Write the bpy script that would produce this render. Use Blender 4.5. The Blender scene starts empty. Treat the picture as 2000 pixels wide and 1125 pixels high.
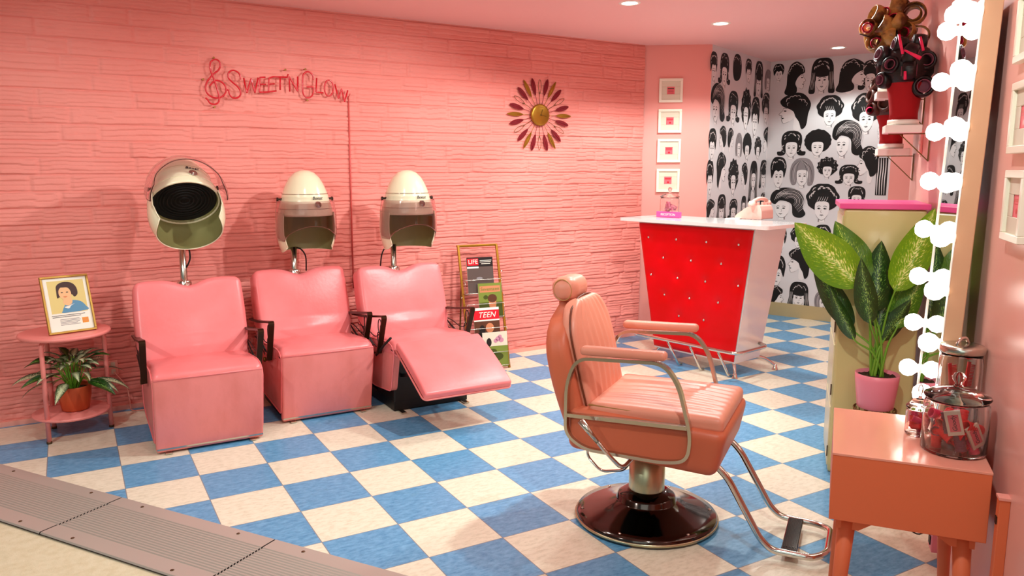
import bpy, bmesh, math, random
import numpy as np
from math import sin, cos, pi, radians, sqrt, atan2
from mathutils import Vector, Matrix
from mathutils.geometry import tessellate_polygon
random.seed(7)
C = bpy.context.scene.collection
V = Vector

# ------------------------------------------------------------------ materials
def lin(h):
    if isinstance(h, (tuple, list)): return tuple(h)
    r = [int(h[i:i+2], 16)/255 for i in (0, 2, 4)]
    return tuple(c/12.92 if c <= .04045 else ((c+.055)/1.055)**2.4 for c in r)
MATS = {}
def mat(name, col='808080', rough=.5, metal=0., spec=.5, trans=0., coat=0., emit=0., bump=None, var=None, ior=1.45, sheen=0.):
    m = bpy.data.materials.new(name); m.use_nodes = True
    nt = m.node_tree; b = nt.nodes['Principled BSDF']; c = lin(col)
    b.inputs['Base Color'].default_value = (*c, 1)
    b.inputs['Roughness'].default_value = rough; b.inputs['Metallic'].default_value = metal
    b.inputs['Specular IOR Level'].default_value = spec; b.inputs['Transmission Weight'].default_value = trans
    b.inputs['Coat Weight'].default_value = coat; b.inputs['Coat Roughness'].default_value = .08
    b.inputs['IOR'].default_value = ior
    if sheen: b.inputs['Sheen Weight'].default_value = sheen
    if emit:
        b.inputs['Emission Color'].default_value = (*c, 1); b.inputs['Emission Strength'].default_value = emit
    if bump or var:
        tc = nt.nodes.new('ShaderNodeTexCoord'); mp = nt.nodes.new('ShaderNodeMapping')
        nt.links.new(tc.outputs['Object'], mp.inputs[0])
    if bump:      # (scale xyz, strength, detail)
        s, st, de = bump
        n = nt.nodes.new('ShaderNodeTexNoise'); n.inputs['Scale'].default_value = 1; n.inputs['Detail'].default_value = de
        mp.inputs['Scale'].default_value = s if isinstance(s, tuple) else (s, s, s)
        nt.links.new(mp.outputs[0], n.inputs['Vector'])
        bp = nt.nodes.new('ShaderNodeBump'); bp.inputs['Strength'].default_value = st; bp.inputs['Distance'].default_value = .004
        nt.links.new(n.outputs['Fac'], bp.inputs['Height']); nt.links.new(bp.outputs[0], b.inputs['Normal'])
    if var:       # (scale, second colour, low, high)
        s, c2, lo, hi = var
        mp2 = nt.nodes.new('ShaderNodeMapping'); nt.links.new(tc.outputs['Object'], mp2.inputs[0])
        mp2.inputs['Scale'].default_value = s if isinstance(s, tuple) else (s, s, s)
        n2 = nt.nodes.new('ShaderNodeTexNoise'); n2.inputs['Scale'].default_value = 1; n2.inputs['Detail'].default_value = 5
        nt.links.new(mp2.outputs[0], n2.inputs['Vector'])
        r = nt.nodes.new('ShaderNodeValToRGB'); r.color_ramp.elements[0].position = lo; r.color_ramp.elements[1].position = hi
        r.color_ramp.elements[0].color = (*c, 1); r.color_ramp.elements[1].color = (*lin(c2), 1)
        nt.links.new(n2.outputs['Fac'], r.inputs[0]); nt.links.new(r.outputs[0], b.inputs['Base Color'])
    MATS[name] = m
    return m
M = {}
def D(key, *a, **k): M[key] = mat(key.replace('_', ' '), *a, **k)
D('brick_pink', 'ec9085', .62, bump=((60, 60, 160), .35, 4), var=((1.2, 1.2, 1.6), 'e6857a', .4, .65))
D('pink_wall', 'f0a096', .45)
D('pink_wall_gloss', 'f3b4a8', .28, bump=(3., .12, 2))
D('ceiling_pink', 'f2c0bc', .6)
D('chair_vinyl', 'f58486', .32, bump=(55, .14, 5), var=(4.5, 'f07878', .35, .7))
D('chair_vinyl_worn', 'f08a86', .42, bump=(55, .15, 5), var=((7, 7, 3), 'e07a72', .42, .72))
D('black', '0a0908', .45)
D('black_rubber', '14100f', .7)
D('dark_bronze', '3a2314', .35, .75)
D('chrome', 'd8d4cc', .12, 1.)
D('chrome_soft', 'c6c4b8', .2, 1.)
D('brushed_gold', 'c4bd9a', .3, 1., bump=((30, 30, 2), .15, 3))
D('dark_chrome', '4a403c', .12, 1., coat=.4)
D('cream_enamel', 'efe3c2', .2, coat=.6)
D('olive_inside', '8b8352', .45)
D('brass', 'a87c2c', .32, .8)
D('brass_dark', '6f4f1c', .4, .7)
D('gold', 'b58f48', .35, .8)
D('clear_plastic', 'f4f0ee', .04, trans=1., ior=1.25)
D('smoke_visor', 'ecdadd', .04, trans=1., ior=1.3)
D('glass', 'ffffff', .01, trans=1., ior=1.42)
D('mirror_glass', 'e9ece9', .01, 1.)
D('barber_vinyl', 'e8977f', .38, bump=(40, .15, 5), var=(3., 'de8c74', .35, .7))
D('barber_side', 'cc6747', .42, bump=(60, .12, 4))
D('barber_piping', 'b9824f', .4)
D('wood_brown', '6a2f17', .4)
D('desk_red', 'd20002', .38, spec=.25, bump=(5, .35, 2), var=((5, 5, 5), 'de0210', .4, .7))
D('desk_white', 'efe2dd', .12, coat=.5)
D('marble_top', 'f3eeec', .12, coat=.4, var=((9, 9, 9), 'dcd8da', .5, .75))
D('pink_light', 'f6a596', .4)
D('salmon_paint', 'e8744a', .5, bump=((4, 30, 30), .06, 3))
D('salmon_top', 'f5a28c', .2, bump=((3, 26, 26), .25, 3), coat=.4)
D('table_pink', 'f08d86', .35)
D('hot_pink', 'f0529a', .3)
D('pot_pink', 'fa93a6', .32)
D('cabinet_beige', 'd8cc8c', .3, coat=.3)
D('cabinet_edge', 'e4dcb0', .25)
D('soil', '3a2a18', .9, bump=(90, 1., 4))
D('terracotta', 'c8562e', .55, var=((12, 12, 3), 'b2481f', .35, .7))
D('stem_green', '6fa52e', .4)
D('white_paint', 'f6efe4', .35)
D('frame_white', 'f4ecd8', .4)
D('mat_board', 'ded3bd', .7)
D('print_pink', 'ee6a74', .6)
D('ink_dark', '2a2024', .6)
D('ink_black', '070606', .55)
D('ink_grey', '8d8688', .6)
D('paper_white', 'f4efe2', .6)
D('wallpaper', 'dcdadb', .6)
D('wallpaper_face', 'ebe7e6', .6)
D('wallpaper_shine', 'cfc8c6', .6)
D('baseboard_tan', 'b8a67a', .5, bump=((3, 3, 40), .1, 3))
D('neon_red', 'd01526', .25, coat=.3)
D('conduit_red', 'd0554f', .45)
D('flocked_red', 'a0040e', .85)
D('hair_black', '0d0808', .35, bump=((30, 30, 200), .3, 2))
D('hair_blonde', 'c69a50', .32, bump=((30, 30, 200), .3, 2), var=(16, '5e3815', .42, .58))
D('hair_brown', '46231a', .45, bump=((30, 30, 200), .3, 2))
D('curler_pink', 'f0265f', .35)
D('curler_mauve', '74394a', .4)
D('curler_light', 'f58aa6', .35)
D('curler_red', 'e8141c', .35)
D('metal_strip', 'c2b8ae', .38, .35)
D('concrete_tan', 'd9ccae', .8, bump=(160, .4, 4), var=(30, 'cfc09e', .4, .7))
D('portrait_yellow', 'e3cd84', .6)
D('portrait_skin', 'f0bd8a', .6)
D('portrait_hair', '3c1d18', .5)
D('portrait_blue', '5d93b6', .6)
D('portrait_cheek', 'e08a5c', .6)
D('portrait_orange', 'e8981c', .6)
D('lamp_white', 'fff4e0', .4, emit=14)
D('bulb', 'fff6ea', .4, emit=8)
D('mag_black', '1d1a1c', .3)
D('mag_red', 'd8182c', .3)
D('mag_green', '7a8a3a', .3)
D('mag_green_dark', '44501e', .3)
D('mag_brown', '5c3626', .3)
D('mag_grey', '5a4c48', .3)
D('mag_pink', 'c98aa2', .3)
D('mag_orange', 'd0855e', .3)
D('phone_pink', 'f9c4b6', .25, coat=.5)
D('hinge_dark', '5a4028', .4, .5)
D('pegboard_pink', 'e88a80', .5)
D('lid_glass', 'f6f2f0', .02, trans=1., ior=1.22)
D('ray_red', '7c1620', .4, .3)
D('mirror_frame', 'd6aa86', .4)
D('paper_cream', 'e8cdb8', .5)

def nodes_floor():
    m = bpy.data.materials.new('blue and cream checker tile'); m.use_nodes = True; nt = m.node_tree; N = nt.nodes; L = nt.links
    b = N['Principled BSDF']; b.inputs['Roughness'].default_value = .34
    geo = N.new('ShaderNodeNewGeometry'); T = .3048
    sc = N.new('ShaderNodeVectorMath'); sc.operation = 'SCALE'; sc.inputs['Scale'].default_value = 1/T
    L.new(geo.outputs['Position'], sc.inputs[0])
    ck = N.new('ShaderNodeTexChecker'); ck.inputs['Scale'].default_value = 1
    off = N.new('ShaderNodeVectorMath'); off.operation = 'ADD'; off.inputs[1].default_value = (100, 100, .5)
    L.new(sc.outputs[0], off.inputs[0]); L.new(off.outputs[0], ck.inputs['Vector'])
    def streak(seed, c1, c2, lo, hi):
        mp = N.new('ShaderNodeMapping'); mp.inputs['Scale'].default_value = (26, 60, 1); mp.inputs['Location'].default_value = (seed, seed, 0)
        L.new(geo.outputs['Position'], mp.inputs[0])
        n = N.new('ShaderNodeTexNoise'); n.inputs['Scale'].default_value = 1; n.inputs['Detail'].default_value = 6; n.inputs['Roughness'].default_value = .7
        L.new(mp.outputs[0], n.inputs['Vector'])
        r = N.new('ShaderNodeValToRGB'); e = r.color_ramp.elements
        e[0].position = lo; e[1].position = hi; e[0].color = (*lin(c1), 1); e[1].color = (*lin(c2), 1)
        L.new(n.outputs['Fac'], r.inputs[0]); return r
    blue = streak(3, '3f84b2', '7ab4da', .32, .7); cream = streak(9, 'cfc3a8', 'eee4ce', .25, .55)
    mx = N.new('ShaderNodeMix'); mx.data_type = 'RGBA'
    L.new(ck.outputs['Fac'], mx.inputs['Factor']); L.new(cream.outputs[0], mx.inputs['A']); L.new(blue.outputs[0], mx.inputs['B'])
    # grey joint lines
    sep = N.new('ShaderNodeSeparateXYZ'); L.new(off.outputs[0], sep.inputs[0]); fr = []
    for ax in 'XY':
        f = N.new('ShaderNodeMath'); f.operation = 'FRACT'; L.new(sep.outputs[ax], f.inputs[0])
        p = N.new('ShaderNodeMath'); p.operation = 'PINGPONG'; p.inputs[1].default_value = .5; L.new(f.outputs[0], p.inputs[0])
        l = N.new('ShaderNodeMath'); l.operation = 'LESS_THAN'; l.inputs[1].default_value = .006; L.new(p.outputs[0], l.inputs[0]); fr.append(l)
    mxx = N.new('ShaderNodeMath'); mxx.operation = 'MAXIMUM'; L.new(fr[0].outputs[0], mxx.inputs[0]); L.new(fr[1].outputs[0], mxx.inputs[1])
    m2 = N.new('ShaderNodeMix'); m2.data_type = 'RGBA'; L.new(mxx.outputs[0], m2.inputs['Factor'])
    L.new(mx.outputs['Result'], m2.inputs['A']); m2.inputs['B'].default_value = (*lin('8b8a8e'), 1)
    # scattered scuffs and dirt
    nd = N.new('ShaderNodeTexNoise'); nd.inputs['Scale'].default_value = 2.3; nd.inputs['Detail'].default_value = 9; nd.inputs['Roughness'].default_value = .75
    L.new(geo.outputs['Position'], nd.inputs['Vector'])
    rd = N.new('ShaderNodeValToRGB'); rd.color_ramp.elements[0].position = .60; rd.color_ramp.elements[1].position = .74
    rd.color_ramp.elements[0].color = (1, 1, 1, 1); rd.color_ramp.elements[1].color = (.72, .66, .56, 1)
    L.new(nd.outputs['Fac'], rd.inputs[0])
    mm = N.new('ShaderNodeMix'); mm.data_type = 'RGBA'; mm.blend_type = 'MULTIPLY'; mm.inputs['Factor'].default_value = .8
    L.new(m2.outputs['Result'], mm.inputs['A']); L.new(rd.outputs[0], mm.inputs['B'])
    L.new(mm.outputs['Result'], b.inputs['Base Color'])
    return m
M['tile'] = nodes_floor()

def nodes_leaf(name, edge, mid, pale, amount):
    m = bpy.data.materials.new(name); m.use_nodes = True; nt = m.node_tree; N = nt.nodes; L = nt.links
    b = N['Principled BSDF']; b.inputs['Roughness'].default_value = .33; b.inputs['Coat Weight'].default_value = .25
    uv = N.new('ShaderNodeUVMap'); sep = N.new('ShaderNodeSeparateXYZ'); L.new(uv.outputs[0], sep.inputs[0])
    # v = 0..1 across (0.5 on the midrib), u along; blotches follow the side veins
    a = N.new('ShaderNodeMath'); a.operation = 'SUBTRACT'; L.new(sep.outputs['Y'], a.inputs[0]); a.inputs[1].default_value = .5
    ab = N.new('ShaderNodeMath'); ab.operation = 'ABSOLUTE'; L.new(a.outputs[0], ab.inputs[0])
    sk = N.new('ShaderNodeMath'); sk.operation = 'MULTIPLY_ADD'; L.new(ab.outputs[0], sk.inputs[0]); sk.inputs[1].default_value = -.55; L.new(sep.outputs['X'], sk.inputs[2])
    cmb = N.new('ShaderNodeCombineXYZ')
    s1 = N.new('ShaderNodeMath'); s1.operation = 'MULTIPLY'; s1.inputs[1].default_value = 42; L.new(sk.outputs[0], s1.inputs[0])
    s2 = N.new('ShaderNodeMath'); s2.operation = 'MULTIPLY'; s2.inputs[1].default_value = 16; L.new(sep.outputs['Y'], s2.inputs[0])
    L.new(s1.outputs[0], cmb.inputs[0]); L.new(s2.outputs[0], cmb.inputs[1])
    n = N.new('ShaderNodeTexNoise'); n.inputs['Scale'].default_value = 1; n.inputs['Detail'].default_value = 3; L.new(cmb.outputs[0], n.inputs['Vector'])
    k = N.new('ShaderNodeMath'); k.operation = 'MULTIPLY_ADD'; L.new(ab.outputs[0], k.inputs[0]); k.inputs[1].default_value = -.55; L.new(n.outputs['Fac'], k.inputs[2])
    r = N.new('ShaderNodeValToRGB'); e = r.color_ramp.elements
    e[0].position = .0; e[0].color = (*lin(edge), 1); e[1].position = amount+.09; e[1].color = (*lin(pale), 1)
    x = e.new(amount-.12); x.color = (*lin(edge), 1); x = e.new(amount); x.color = (*lin(mid), 1)
    L.new(k.outputs[0], r.inputs[0]); L.new(r.outputs[0], b.inputs['Base Color'])
    bp = N.new('ShaderNodeBump'); bp.inputs['Strength'].default_value = .4; bp.inputs['Distance'].default_value = .004
    L.new(n.outputs['Fac'], bp.inputs['Height']); L.new(bp.outputs[0], b.inputs['Normal'])
    return m
M['leaf_bright'] = nodes_leaf('bright speckled leaf', '6a9e06', '94bc10', 'eef09a', .47)
M['leaf_mid'] = nodes_leaf('mid green speckled leaf', '3f7408', '669a10', 'cfdc70', .49)
M['leaf_dark'] = nodes_leaf('dark speckled leaf', '1b3e0e', '2e6418', '98c058', .50)
M['leaf_stripe'] = nodes_leaf('dark leaf with pale middle', '13240f', '2c4a1c', 'dbe2b4', .33)

# ------------------------------------------------------------------ mesh builder
class MB:
    def __init__(s): s.v = []; s.f = []; s.m = []; s.s = []; s.uv = {}
    def add(s, vs, fs, mi=0, smooth=False, T=None):
        o = len(s.v)
        s.v += [tuple(T @ V(p)) if T is not None else tuple(p) for p in vs]
        for f in fs: s.f.append([i+o for i in f]); s.m.append(mi); s.s.append(smooth)
        return o
    def box(s, c, d, T=None, mi=0, bevel=0., seg=2):
        bm = bmesh.new(); bmesh.ops.create_cube(bm, size=1)
        for v in bm.verts: v.co = V((v.co.x*d[0], v.co.y*d[1], v.co.z*d[2]))
        if bevel: bmesh.ops.bevel(bm, geom=list(bm.edges), offset=bevel, segments=seg, profile=.5, affect='EDGES')
        vs = [v.co + V(c) for v in bm.verts]; fs = [[v.index for v in f.verts] for f in bm.faces]
        bm.verts.index_update(); fs = [[v.index for v in f.verts] for f in bm.faces]
        s.add(vs, fs, mi, False, T); bm.free()
    def tube(s, pts, r, seg=10, closed=False, mi=0, T=None, cap=True, flat=None):
        pts = [V(p) for p in pts]; n = len(pts); vs = []; fs = []
        rr = r if isinstance(r, (list, tuple)) else [r]*n
        tan = []
        for i in range(n):
            a = pts[(i-1) % n] if (closed or i > 0) else pts[i]; b = pts[(i+1) % n] if (closed or i < n-1) else pts[i]
            t = (b-a); tan.append(t.normalized() if t.length > 1e-9 else V((0, 0, 1)))
        up = V((0, 0, 1)) if abs(tan[0].z) < .9 else V((1, 0, 0))
        x = tan[0].cross(up).normalized(); fr = []
        for i in range(n):
            x = (x - tan[i]*x.dot(tan[i]));
            x = x.normalized() if x.length > 1e-6 else tan[i].orthogonal().normalized()
            y = tan[i].cross(x); fr.append((x.copy(), y))
        for i in range(n):
            x, y = fr[i]
            for k in range(seg):
                a = 2*pi*k/seg
                if flat: fx, fy = flat; vs.append(pts[i] + x*cos(a)*rr[i]*fx + y*sin(a)*rr[i]*fy)
                else: vs.append(pts[i] + x*cos(a)*rr[i] + y*sin(a)*rr[i])
        m = n if closed else n-1
        for i in range(m):
            j = (i+1) % n
            for k in range(seg): l = (k+1) % seg; fs.append([i*seg+k, i*seg+l, j*seg+l, j*seg+k])
        if cap and not closed:
            fs.append(list(range(seg))[::-1]); fs.append([(n-1)*seg+k for k in range(seg)])
        s.add(vs, fs, mi, True, T)
    def bar(s, pts, w, h, side, mi=0, T=None, closed=False):
        """flat bar of section w (along 'side') x h swept along pts"""
        pts = [V(p) for p in pts]; n = len(pts); side = V(side).normalized(); vs = []; fs = []
        for i in range(n):
            a = pts[(i-1) % n] if (closed or i > 0) else pts[i]; b = pts[(i+1) % n] if (closed or i < n-1) else pts[i]
            t = (b-a).normalized(); u = t.cross(side).normalized()
            for sx, sy in ((-1, -1), (1, -1), (1, 1), (-1, 1)): vs.append(pts[i] + side*sx*w/2 + u*sy*h/2)
        for i in range(n if closed else n-1):
            j = (i+1) % n
            for k in range(4): l = (k+1) % 4; fs.append([i*4+k, i*4+l, j*4+l, j*4+k])
        if not closed: fs.append([3, 2, 1, 0]); fs.append([(n-1)*4+k for k in range(4)])
        s.add(vs, fs, mi, False, T)
    def lathe(s, prof, seg=32, c=(0, 0, 0), mi=0, T=None, a0=0., a1=2*pi, smooth=True):
        full = abs(a1-a0-2*pi) < 1e-6; n = seg if full else seg+1; vs = []; fs = []
        for r, z in prof:
            for k in range(n):
                a = a0+(a1-a0)*k/seg; vs.append(V((c[0]+r*cos(a), c[1]+r*sin(a), c[2]+z)))
        for i in range(len(prof)-1):
            for k in range(seg):
                l = (k+1) % n; f = [i*n+k, i*n+l, (i+1)*n+l, (i+1)*n+k]
                fs.append(f)
        s.add(vs, fs, mi, smooth, T)
    def disc(s, c, r, seg=24, mi=0, T=None):
        s.add([(c[0]+r*cos(2*pi*k/seg), c[1]+r*sin(2*pi*k/seg), c[2]) for k in range(seg)], [list(range(seg))], mi, False, T)
    def prism(s, pts, depth, mi=0, T=None, mi_side=None):
        """pts in local xy, extruded along +z by depth"""
        n = len(pts); P = [V((p[0], p[1], 0)) for p in pts]
        tri = tessellate_polygon([P])
        area = sum(P[i].x*P[(i+1) % n].y - P[(i+1) % n].x*P[i].y for i in range(n))
        vs = [(p.x, p.y, 0) for p in P] + [(p.x, p.y, depth) for p in P]
        top = []; bot = []
        for t in tri:
            a, b, c = [P[i] for i in t]; cr = (b-a).cross(c-a).z
            t = list(t) if cr > 0 else list(t)[::-1]
            top.append([i+n for i in t]); bot.append(t[::-1])
        sd = []
        for i in range(n):
            j = (i+1) % n; sd.append([i, j, j+n, i+n] if area > 0 else [j, i, i+n, j+n])
        o = s.add(vs, top, mi, False, T)
        o2 = len(s.f)
        for f in bot: s.f.append([i+o for i in f]); s.m.append(mi); s.s.append(False)
        for f in sd: s.f.append([i+o for i in f]); s.m.append(mi if mi_side is None else mi_side); s.s.append(False)
    def flat(s, pts, z=0., mi=0, T=None):
        P = [V((p[0], p[1], z)) for p in pts]; fs = []
        for t in tessellate_polygon([P]):
            a, b, c = [P[i] for i in t]; fs.append(list(t) if (b-a).cross(c-a).z > 0 else list(t)[::-1])
        s.add(P, fs, mi, False, T)
    def stroke(s, pts, w, z=0., mi=0, T=None):
        P = [V((p[0], p[1], 0)) for p in pts]; n = len(P); vs = []
        for i in range(n):
            t = (P[min(i+1, n-1)]-P[max(i-1, 0)]); t = t.normalized() if t.length else V((1, 0, 0))
            q = V((-t.y, t.x, 0)); k = w*(.35+.65*sin(pi*(i+.5)/n))/2
            vs += [P[i]+q*k+V((0, 0, z)), P[i]-q*k+V((0, 0, z))]
        s.add(vs, [[2*i, 2*i+1, 2*i+3, 2*i+2] for i in range(n-1)], mi, False, T)
    def rbox(s, d, r, n=8, fn=None, T=None, mi=0, c=(0, 0, 0)):
        """rounded box with a dense grid, optional deform fn(Vector)->Vector"""
        h = [x/2 for x in d]; g = []
        for hh in h:
            rr = min(r, hh*.999); a = [-1+.0, -1+rr/hh*.12, -1+rr/hh*.35, -1+rr/hh*.65, -1+rr/hh]
            m = [(-1+rr/hh)+(2-2*rr/hh)*k/n for k in range(1, n)]
            g.append(a+m+[-x for x in a[::-1]])
        idx = {}; vs = []
        def vert(i, j, k):
            key = (i, j, k)
            if key in idx: return idx[key]
            p = V((g[0][i]*h[0], g[1][j]*h[1], g[2][k]*h[2]))
            q = V([max(-(h[a]-min(r, h[a]*.999)), min(h[a]-min(r, h[a]*.999), p[a])) for a in range(3)])
            dd = p-q
            if dd.length > 1e-9: dd = dd.normalized()*min(r, min(h)*1.0 if r > min(h) else r)
            q = q+dd
            if fn: q = V(fn(q))
            idx[key] = len(vs); vs.append(q+V(c)); return idx[key]
        fs = []; N = [len(x)-1 for x in g]
        for i in range(N[0]):
            for j in range(N[1]):
                fs.append([vert(i, j, 0), vert(i, j+1, 0), vert(i+1, j+1, 0), vert(i+1, j, 0)])
                fs.append([vert(i, j, N[2]), vert(i+1, j, N[2]), vert(i+1, j+1, N[2]), vert(i, j+1, N[2])])
        for i in range(N[0]):
            for k in range(N[2]):
                fs.append([vert(i, 0, k), vert(i+1, 0, k), vert(i+1, 0, k+1), vert(i, 0, k+1)])
                fs.append([vert(i, N[1], k), vert(i, N[1], k+1), vert(i+1, N[1], k+1), vert(i+1, N[1], k)])
        for j in range(N[1]):
            for k in range(N[2]):
                fs.append([vert(0, j, k), vert(0, j, k+1), vert(0, j+1, k+1), vert(0, j+1, k)])
                fs.append([vert(N[0], j, k), vert(N[0], j+1, k), vert(N[0], j+1, k+1), vert(N[0], j, k+1)])
        s.add(vs, fs, mi, True, T)
    def build(s, name, mats, parent=None, loc=None, uvs=None):
        me = bpy.data.meshes.new(name); me.from_pydata(s.v, [], s.f)
        for m in (mats if isinstance(mats, (list, tuple)) else [mats]): me.materials.append(M[m])
        me.polygons.foreach_set('material_index', s.m); me.polygons.foreach_set('use_smooth', s.s)
        if uvs:
            l = me.uv_layers.new(name='UVMap')
            for lp in me.loops: l.data[lp.index].uv = uvs[lp.vertex_index]
        me.update()
        o = bpy.data.objects.new(name, me); C.objects.link(o)
        if parent is not None: o.parent = parent
        if loc is not None: o.location = loc
        return o

def thing(name, label, cat, loc=(0, 0, 0), rz=0., group=None):
    o = bpy.data.objects.new(name, None); C.objects.link(o); o.empty_display_size = .1
    o.location = loc; o.rotation_euler = (0, 0, rz); o['label'] = label; o['category'] = cat
    if group: o['group'] = group
    return o
def tag(o, label, cat, group=None, kind=None):
    o['label'] = label; o['category'] = cat
    if group: o['group'] = group
    if kind: o['kind'] = kind
    return o
def struct(o): o['kind'] = 'structure'; return o
def copy_tree(o, parent=None):
    c = o.copy(); C.objects.link(c)
    if parent is not None: c.parent = parent
    for ch in list(o.children): copy_tree(ch, c)
    return c
def Rz(a): return Matrix.Rotation(a, 4, 'Z')
def Rx(a): return Matrix.Rotation(a, 4, 'X')
def Ry(a): return Matrix.Rotation(a, 4, 'Y')
def Tr(*a): return Matrix.Translation(V(a if len(a) == 3 else a[0]))
def basis(x, y, z, o=(0, 0, 0)):
    m = Matrix((( x[0], y[0], z[0], o[0]), (x[1], y[1], z[1], o[1]), (x[2], y[2], z[2], o[2]), (0, 0, 0, 1))); return m
def curve(pts, n=6, closed=False):
    """Catmull-Rom through pts"""
    P = [V(p) if len(p) == 3 else V((p[0], p[1], 0)) for p in pts]; m = len(P); out = []
    for i in range(m if closed else m-1):
        p0 = P[(i-1) % m] if (closed or i > 0) else P[0]; p1 = P[i]; p2 = P[(i+1) % m]
        p3 = P[(i+2) % m] if (closed or i < m-2) else P[-1]
        for k in range(n):
            t = k/n; out.append(.5*((2*p1)+(-p0+p2)*t+(2*p0-5*p1+4*p2-p3)*t*t+(-p0+3*p1-3*p2+p3)*t**3))
    if not closed: out.append(P[-1])
    return out
def fillet(pts, r, n=5, closed=False):
    P = [V(p) for p in pts]; out = []; m = len(P)
    for i in range(m):
        if not closed and i in (0, m-1): out.append(P[i]); continue
        a, b, c = P[i-1], P[i], P[(i+1) % m]; u = (a-b); w = (c-b)
        rr = min(r, u.length*.48, w.length*.48); p = b+u.normalized()*rr; q = b+w.normalized()*rr
        for k in range(n+1):
            t = k/n; out.append((1-t)**2*p+2*t*(1-t)*b+t*t*q)
    return out
def text_mb(mb, txt, size, T, mi=0, depth=.0006, shear=0., sx=1.):
    cu = bpy.data.curves.new('lettering', 'FONT'); cu.body = txt; cu.size = size; cu.align_x = 'CENTER'; cu.align_y = 'CENTER'
    cu.extrude = depth; cu.shear = shear; cu.resolution_u = 3
    ob = bpy.data.objects.new('lettering', cu); C.objects.link(ob)
    dg = bpy.context.evaluated_depsgraph_get(); dg.update(); me = ob.evaluated_get(dg).to_mesh()
    mb.add([(v.co.x*sx, v.co.y, v.co.z) for v in me.vertices], [list(p.vertices) for p in me.polygons], mi, False, T)
    ob.evaluated_get(dg).to_mesh_clear(); bpy.data.objects.remove(ob); bpy.data.curves.remove(cu)

# ------------------------------------------------------------------ camera
F_PX = 1518.3; YAW = .51727; PITCH = .15367; CAM = V((.17849, -4.26494, 1.39435))
fw = V((sin(YAW)*cos(PITCH), cos(YAW)*cos(PITCH), -sin(PITCH))); rt = V((cos(YAW), -sin(YAW), 0)); up = rt.cross(fw)
cam = bpy.data.cameras.new('camera'); cam.sensor_width = 36; cam.lens = 36*F_PX/2000; cam.clip_start = .05
co = bpy.data.objects.new('camera', cam); C.objects.link(co)
co.matrix_world = basis(rt, up, -fw, CAM)
bpy.context.scene.camera = co
def on_plane(px, py, p0, n):
    """point of the room plane (p0, n) that the photograph shows at a pixel; used to copy marks onto walls"""
    d = fw+rt*((px-1000)/F_PX)-up*((py-562.5)/F_PX); n = V(n)
    return CAM+d*((V(p0)-CAM).dot(n)/d.dot(n))

# ------------------------------------------------------------------ room shell
H = 2.36
BA, BB = V((-1.75, .602, 0)), V((4.28, .801, 0))         # brick wall line
BD = (BB-BA).normalized(); BN = V((BD.y, -BD.x, 0))       # into the room
C2 = V((4.72, .50, 0)); C3 = V((5.93, 1.0, 0)); BWD = V((.344, -.939, 0)).normalized()
C4 = C3+BWD*1.09; C5 = C3+BWD*2.35
WD = V((.7622, .6473, 0)); WN = V((-.6473, .7622, 0)); W0 = V((2.863, -2.714, 0))   # right wall
def WP(t, o, z): return W0+WD*t+WN*o+V((0, 0, z))
WE = WP(1.56, 0, 0); WS = WP(-5.2, 0, 0)

def wall_quad(name, a, b, m, z0=0, z1=H, thick=.08):
    """wall from a to b, its face on the right-hand side seen walking a->b turned inward"""
    mb = MB(); d = (b-a).normalized(); n = V((d.y, -d.x, 0))   # face normal
    P = [a, b, b-n*thick, a-n*thick]
    vs = [(p.x, p.y, z0) for p in P]+[(p.x, p.y, z1) for p in P]
    mb.add(vs, [[0, 1, 5, 4], [1, 2, 6, 5], [2, 3, 7, 6], [3, 0, 4, 7], [4, 5, 6, 7], [3, 2, 1, 0]])
    return struct(mb.build(name, m))

# floor
mb = MB(); fp = [(-2.6, .75), (4.3, .95), (6.1, 1.15), (6.95, -1.5), (4.4, -1.7), (2.9, -2.72), (-.2, -5.4), (-2.6, -5.4)]
# tiled area ends at the metal threshold strip
E0 = V((-.21, .014, 0)); ED = (V((1.085, -1.902, 0))-E0).normalized(); EN = V((ED.y, -ED.x, 0))  # EN points toward corridor (left/near)
if EN.x > 0: EN = -EN
SW = .355                                                   # strip width
def EP(t, w, z=0.): return E0+ED*t+EN*w+V((0, 0, z))
edge = []
t = -.95
while t < 6.:
    j = .0
    if .75 < t < 2.3: j = .008*sin(t*37)+.006*sin(t*83+1)
    edge.append(EP(t, .012+j)); t += .06
poly = [(-.85, .66), (4.3, .95), (6.1, 1.2), (7.0, -1.9), (4.6, -2.6), (2.2, -3.6), (-.2, -5.6), (edge[-1].x, edge[-1].y)]
poly += [(p.x, p.y) for p in edge[::-1]]
mb.flat(poly, 0.0); struct(mb.build('floor', 'tile'))
mb = MB()
mb.add([(-9, -12, -.004), (12, -12, -.004), (12, 4, -.004), (-9, 4, -.004)], [[0, 1, 2, 3]]); struct(mb.build('floor_corridor', 'concrete_tan'))
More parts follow.
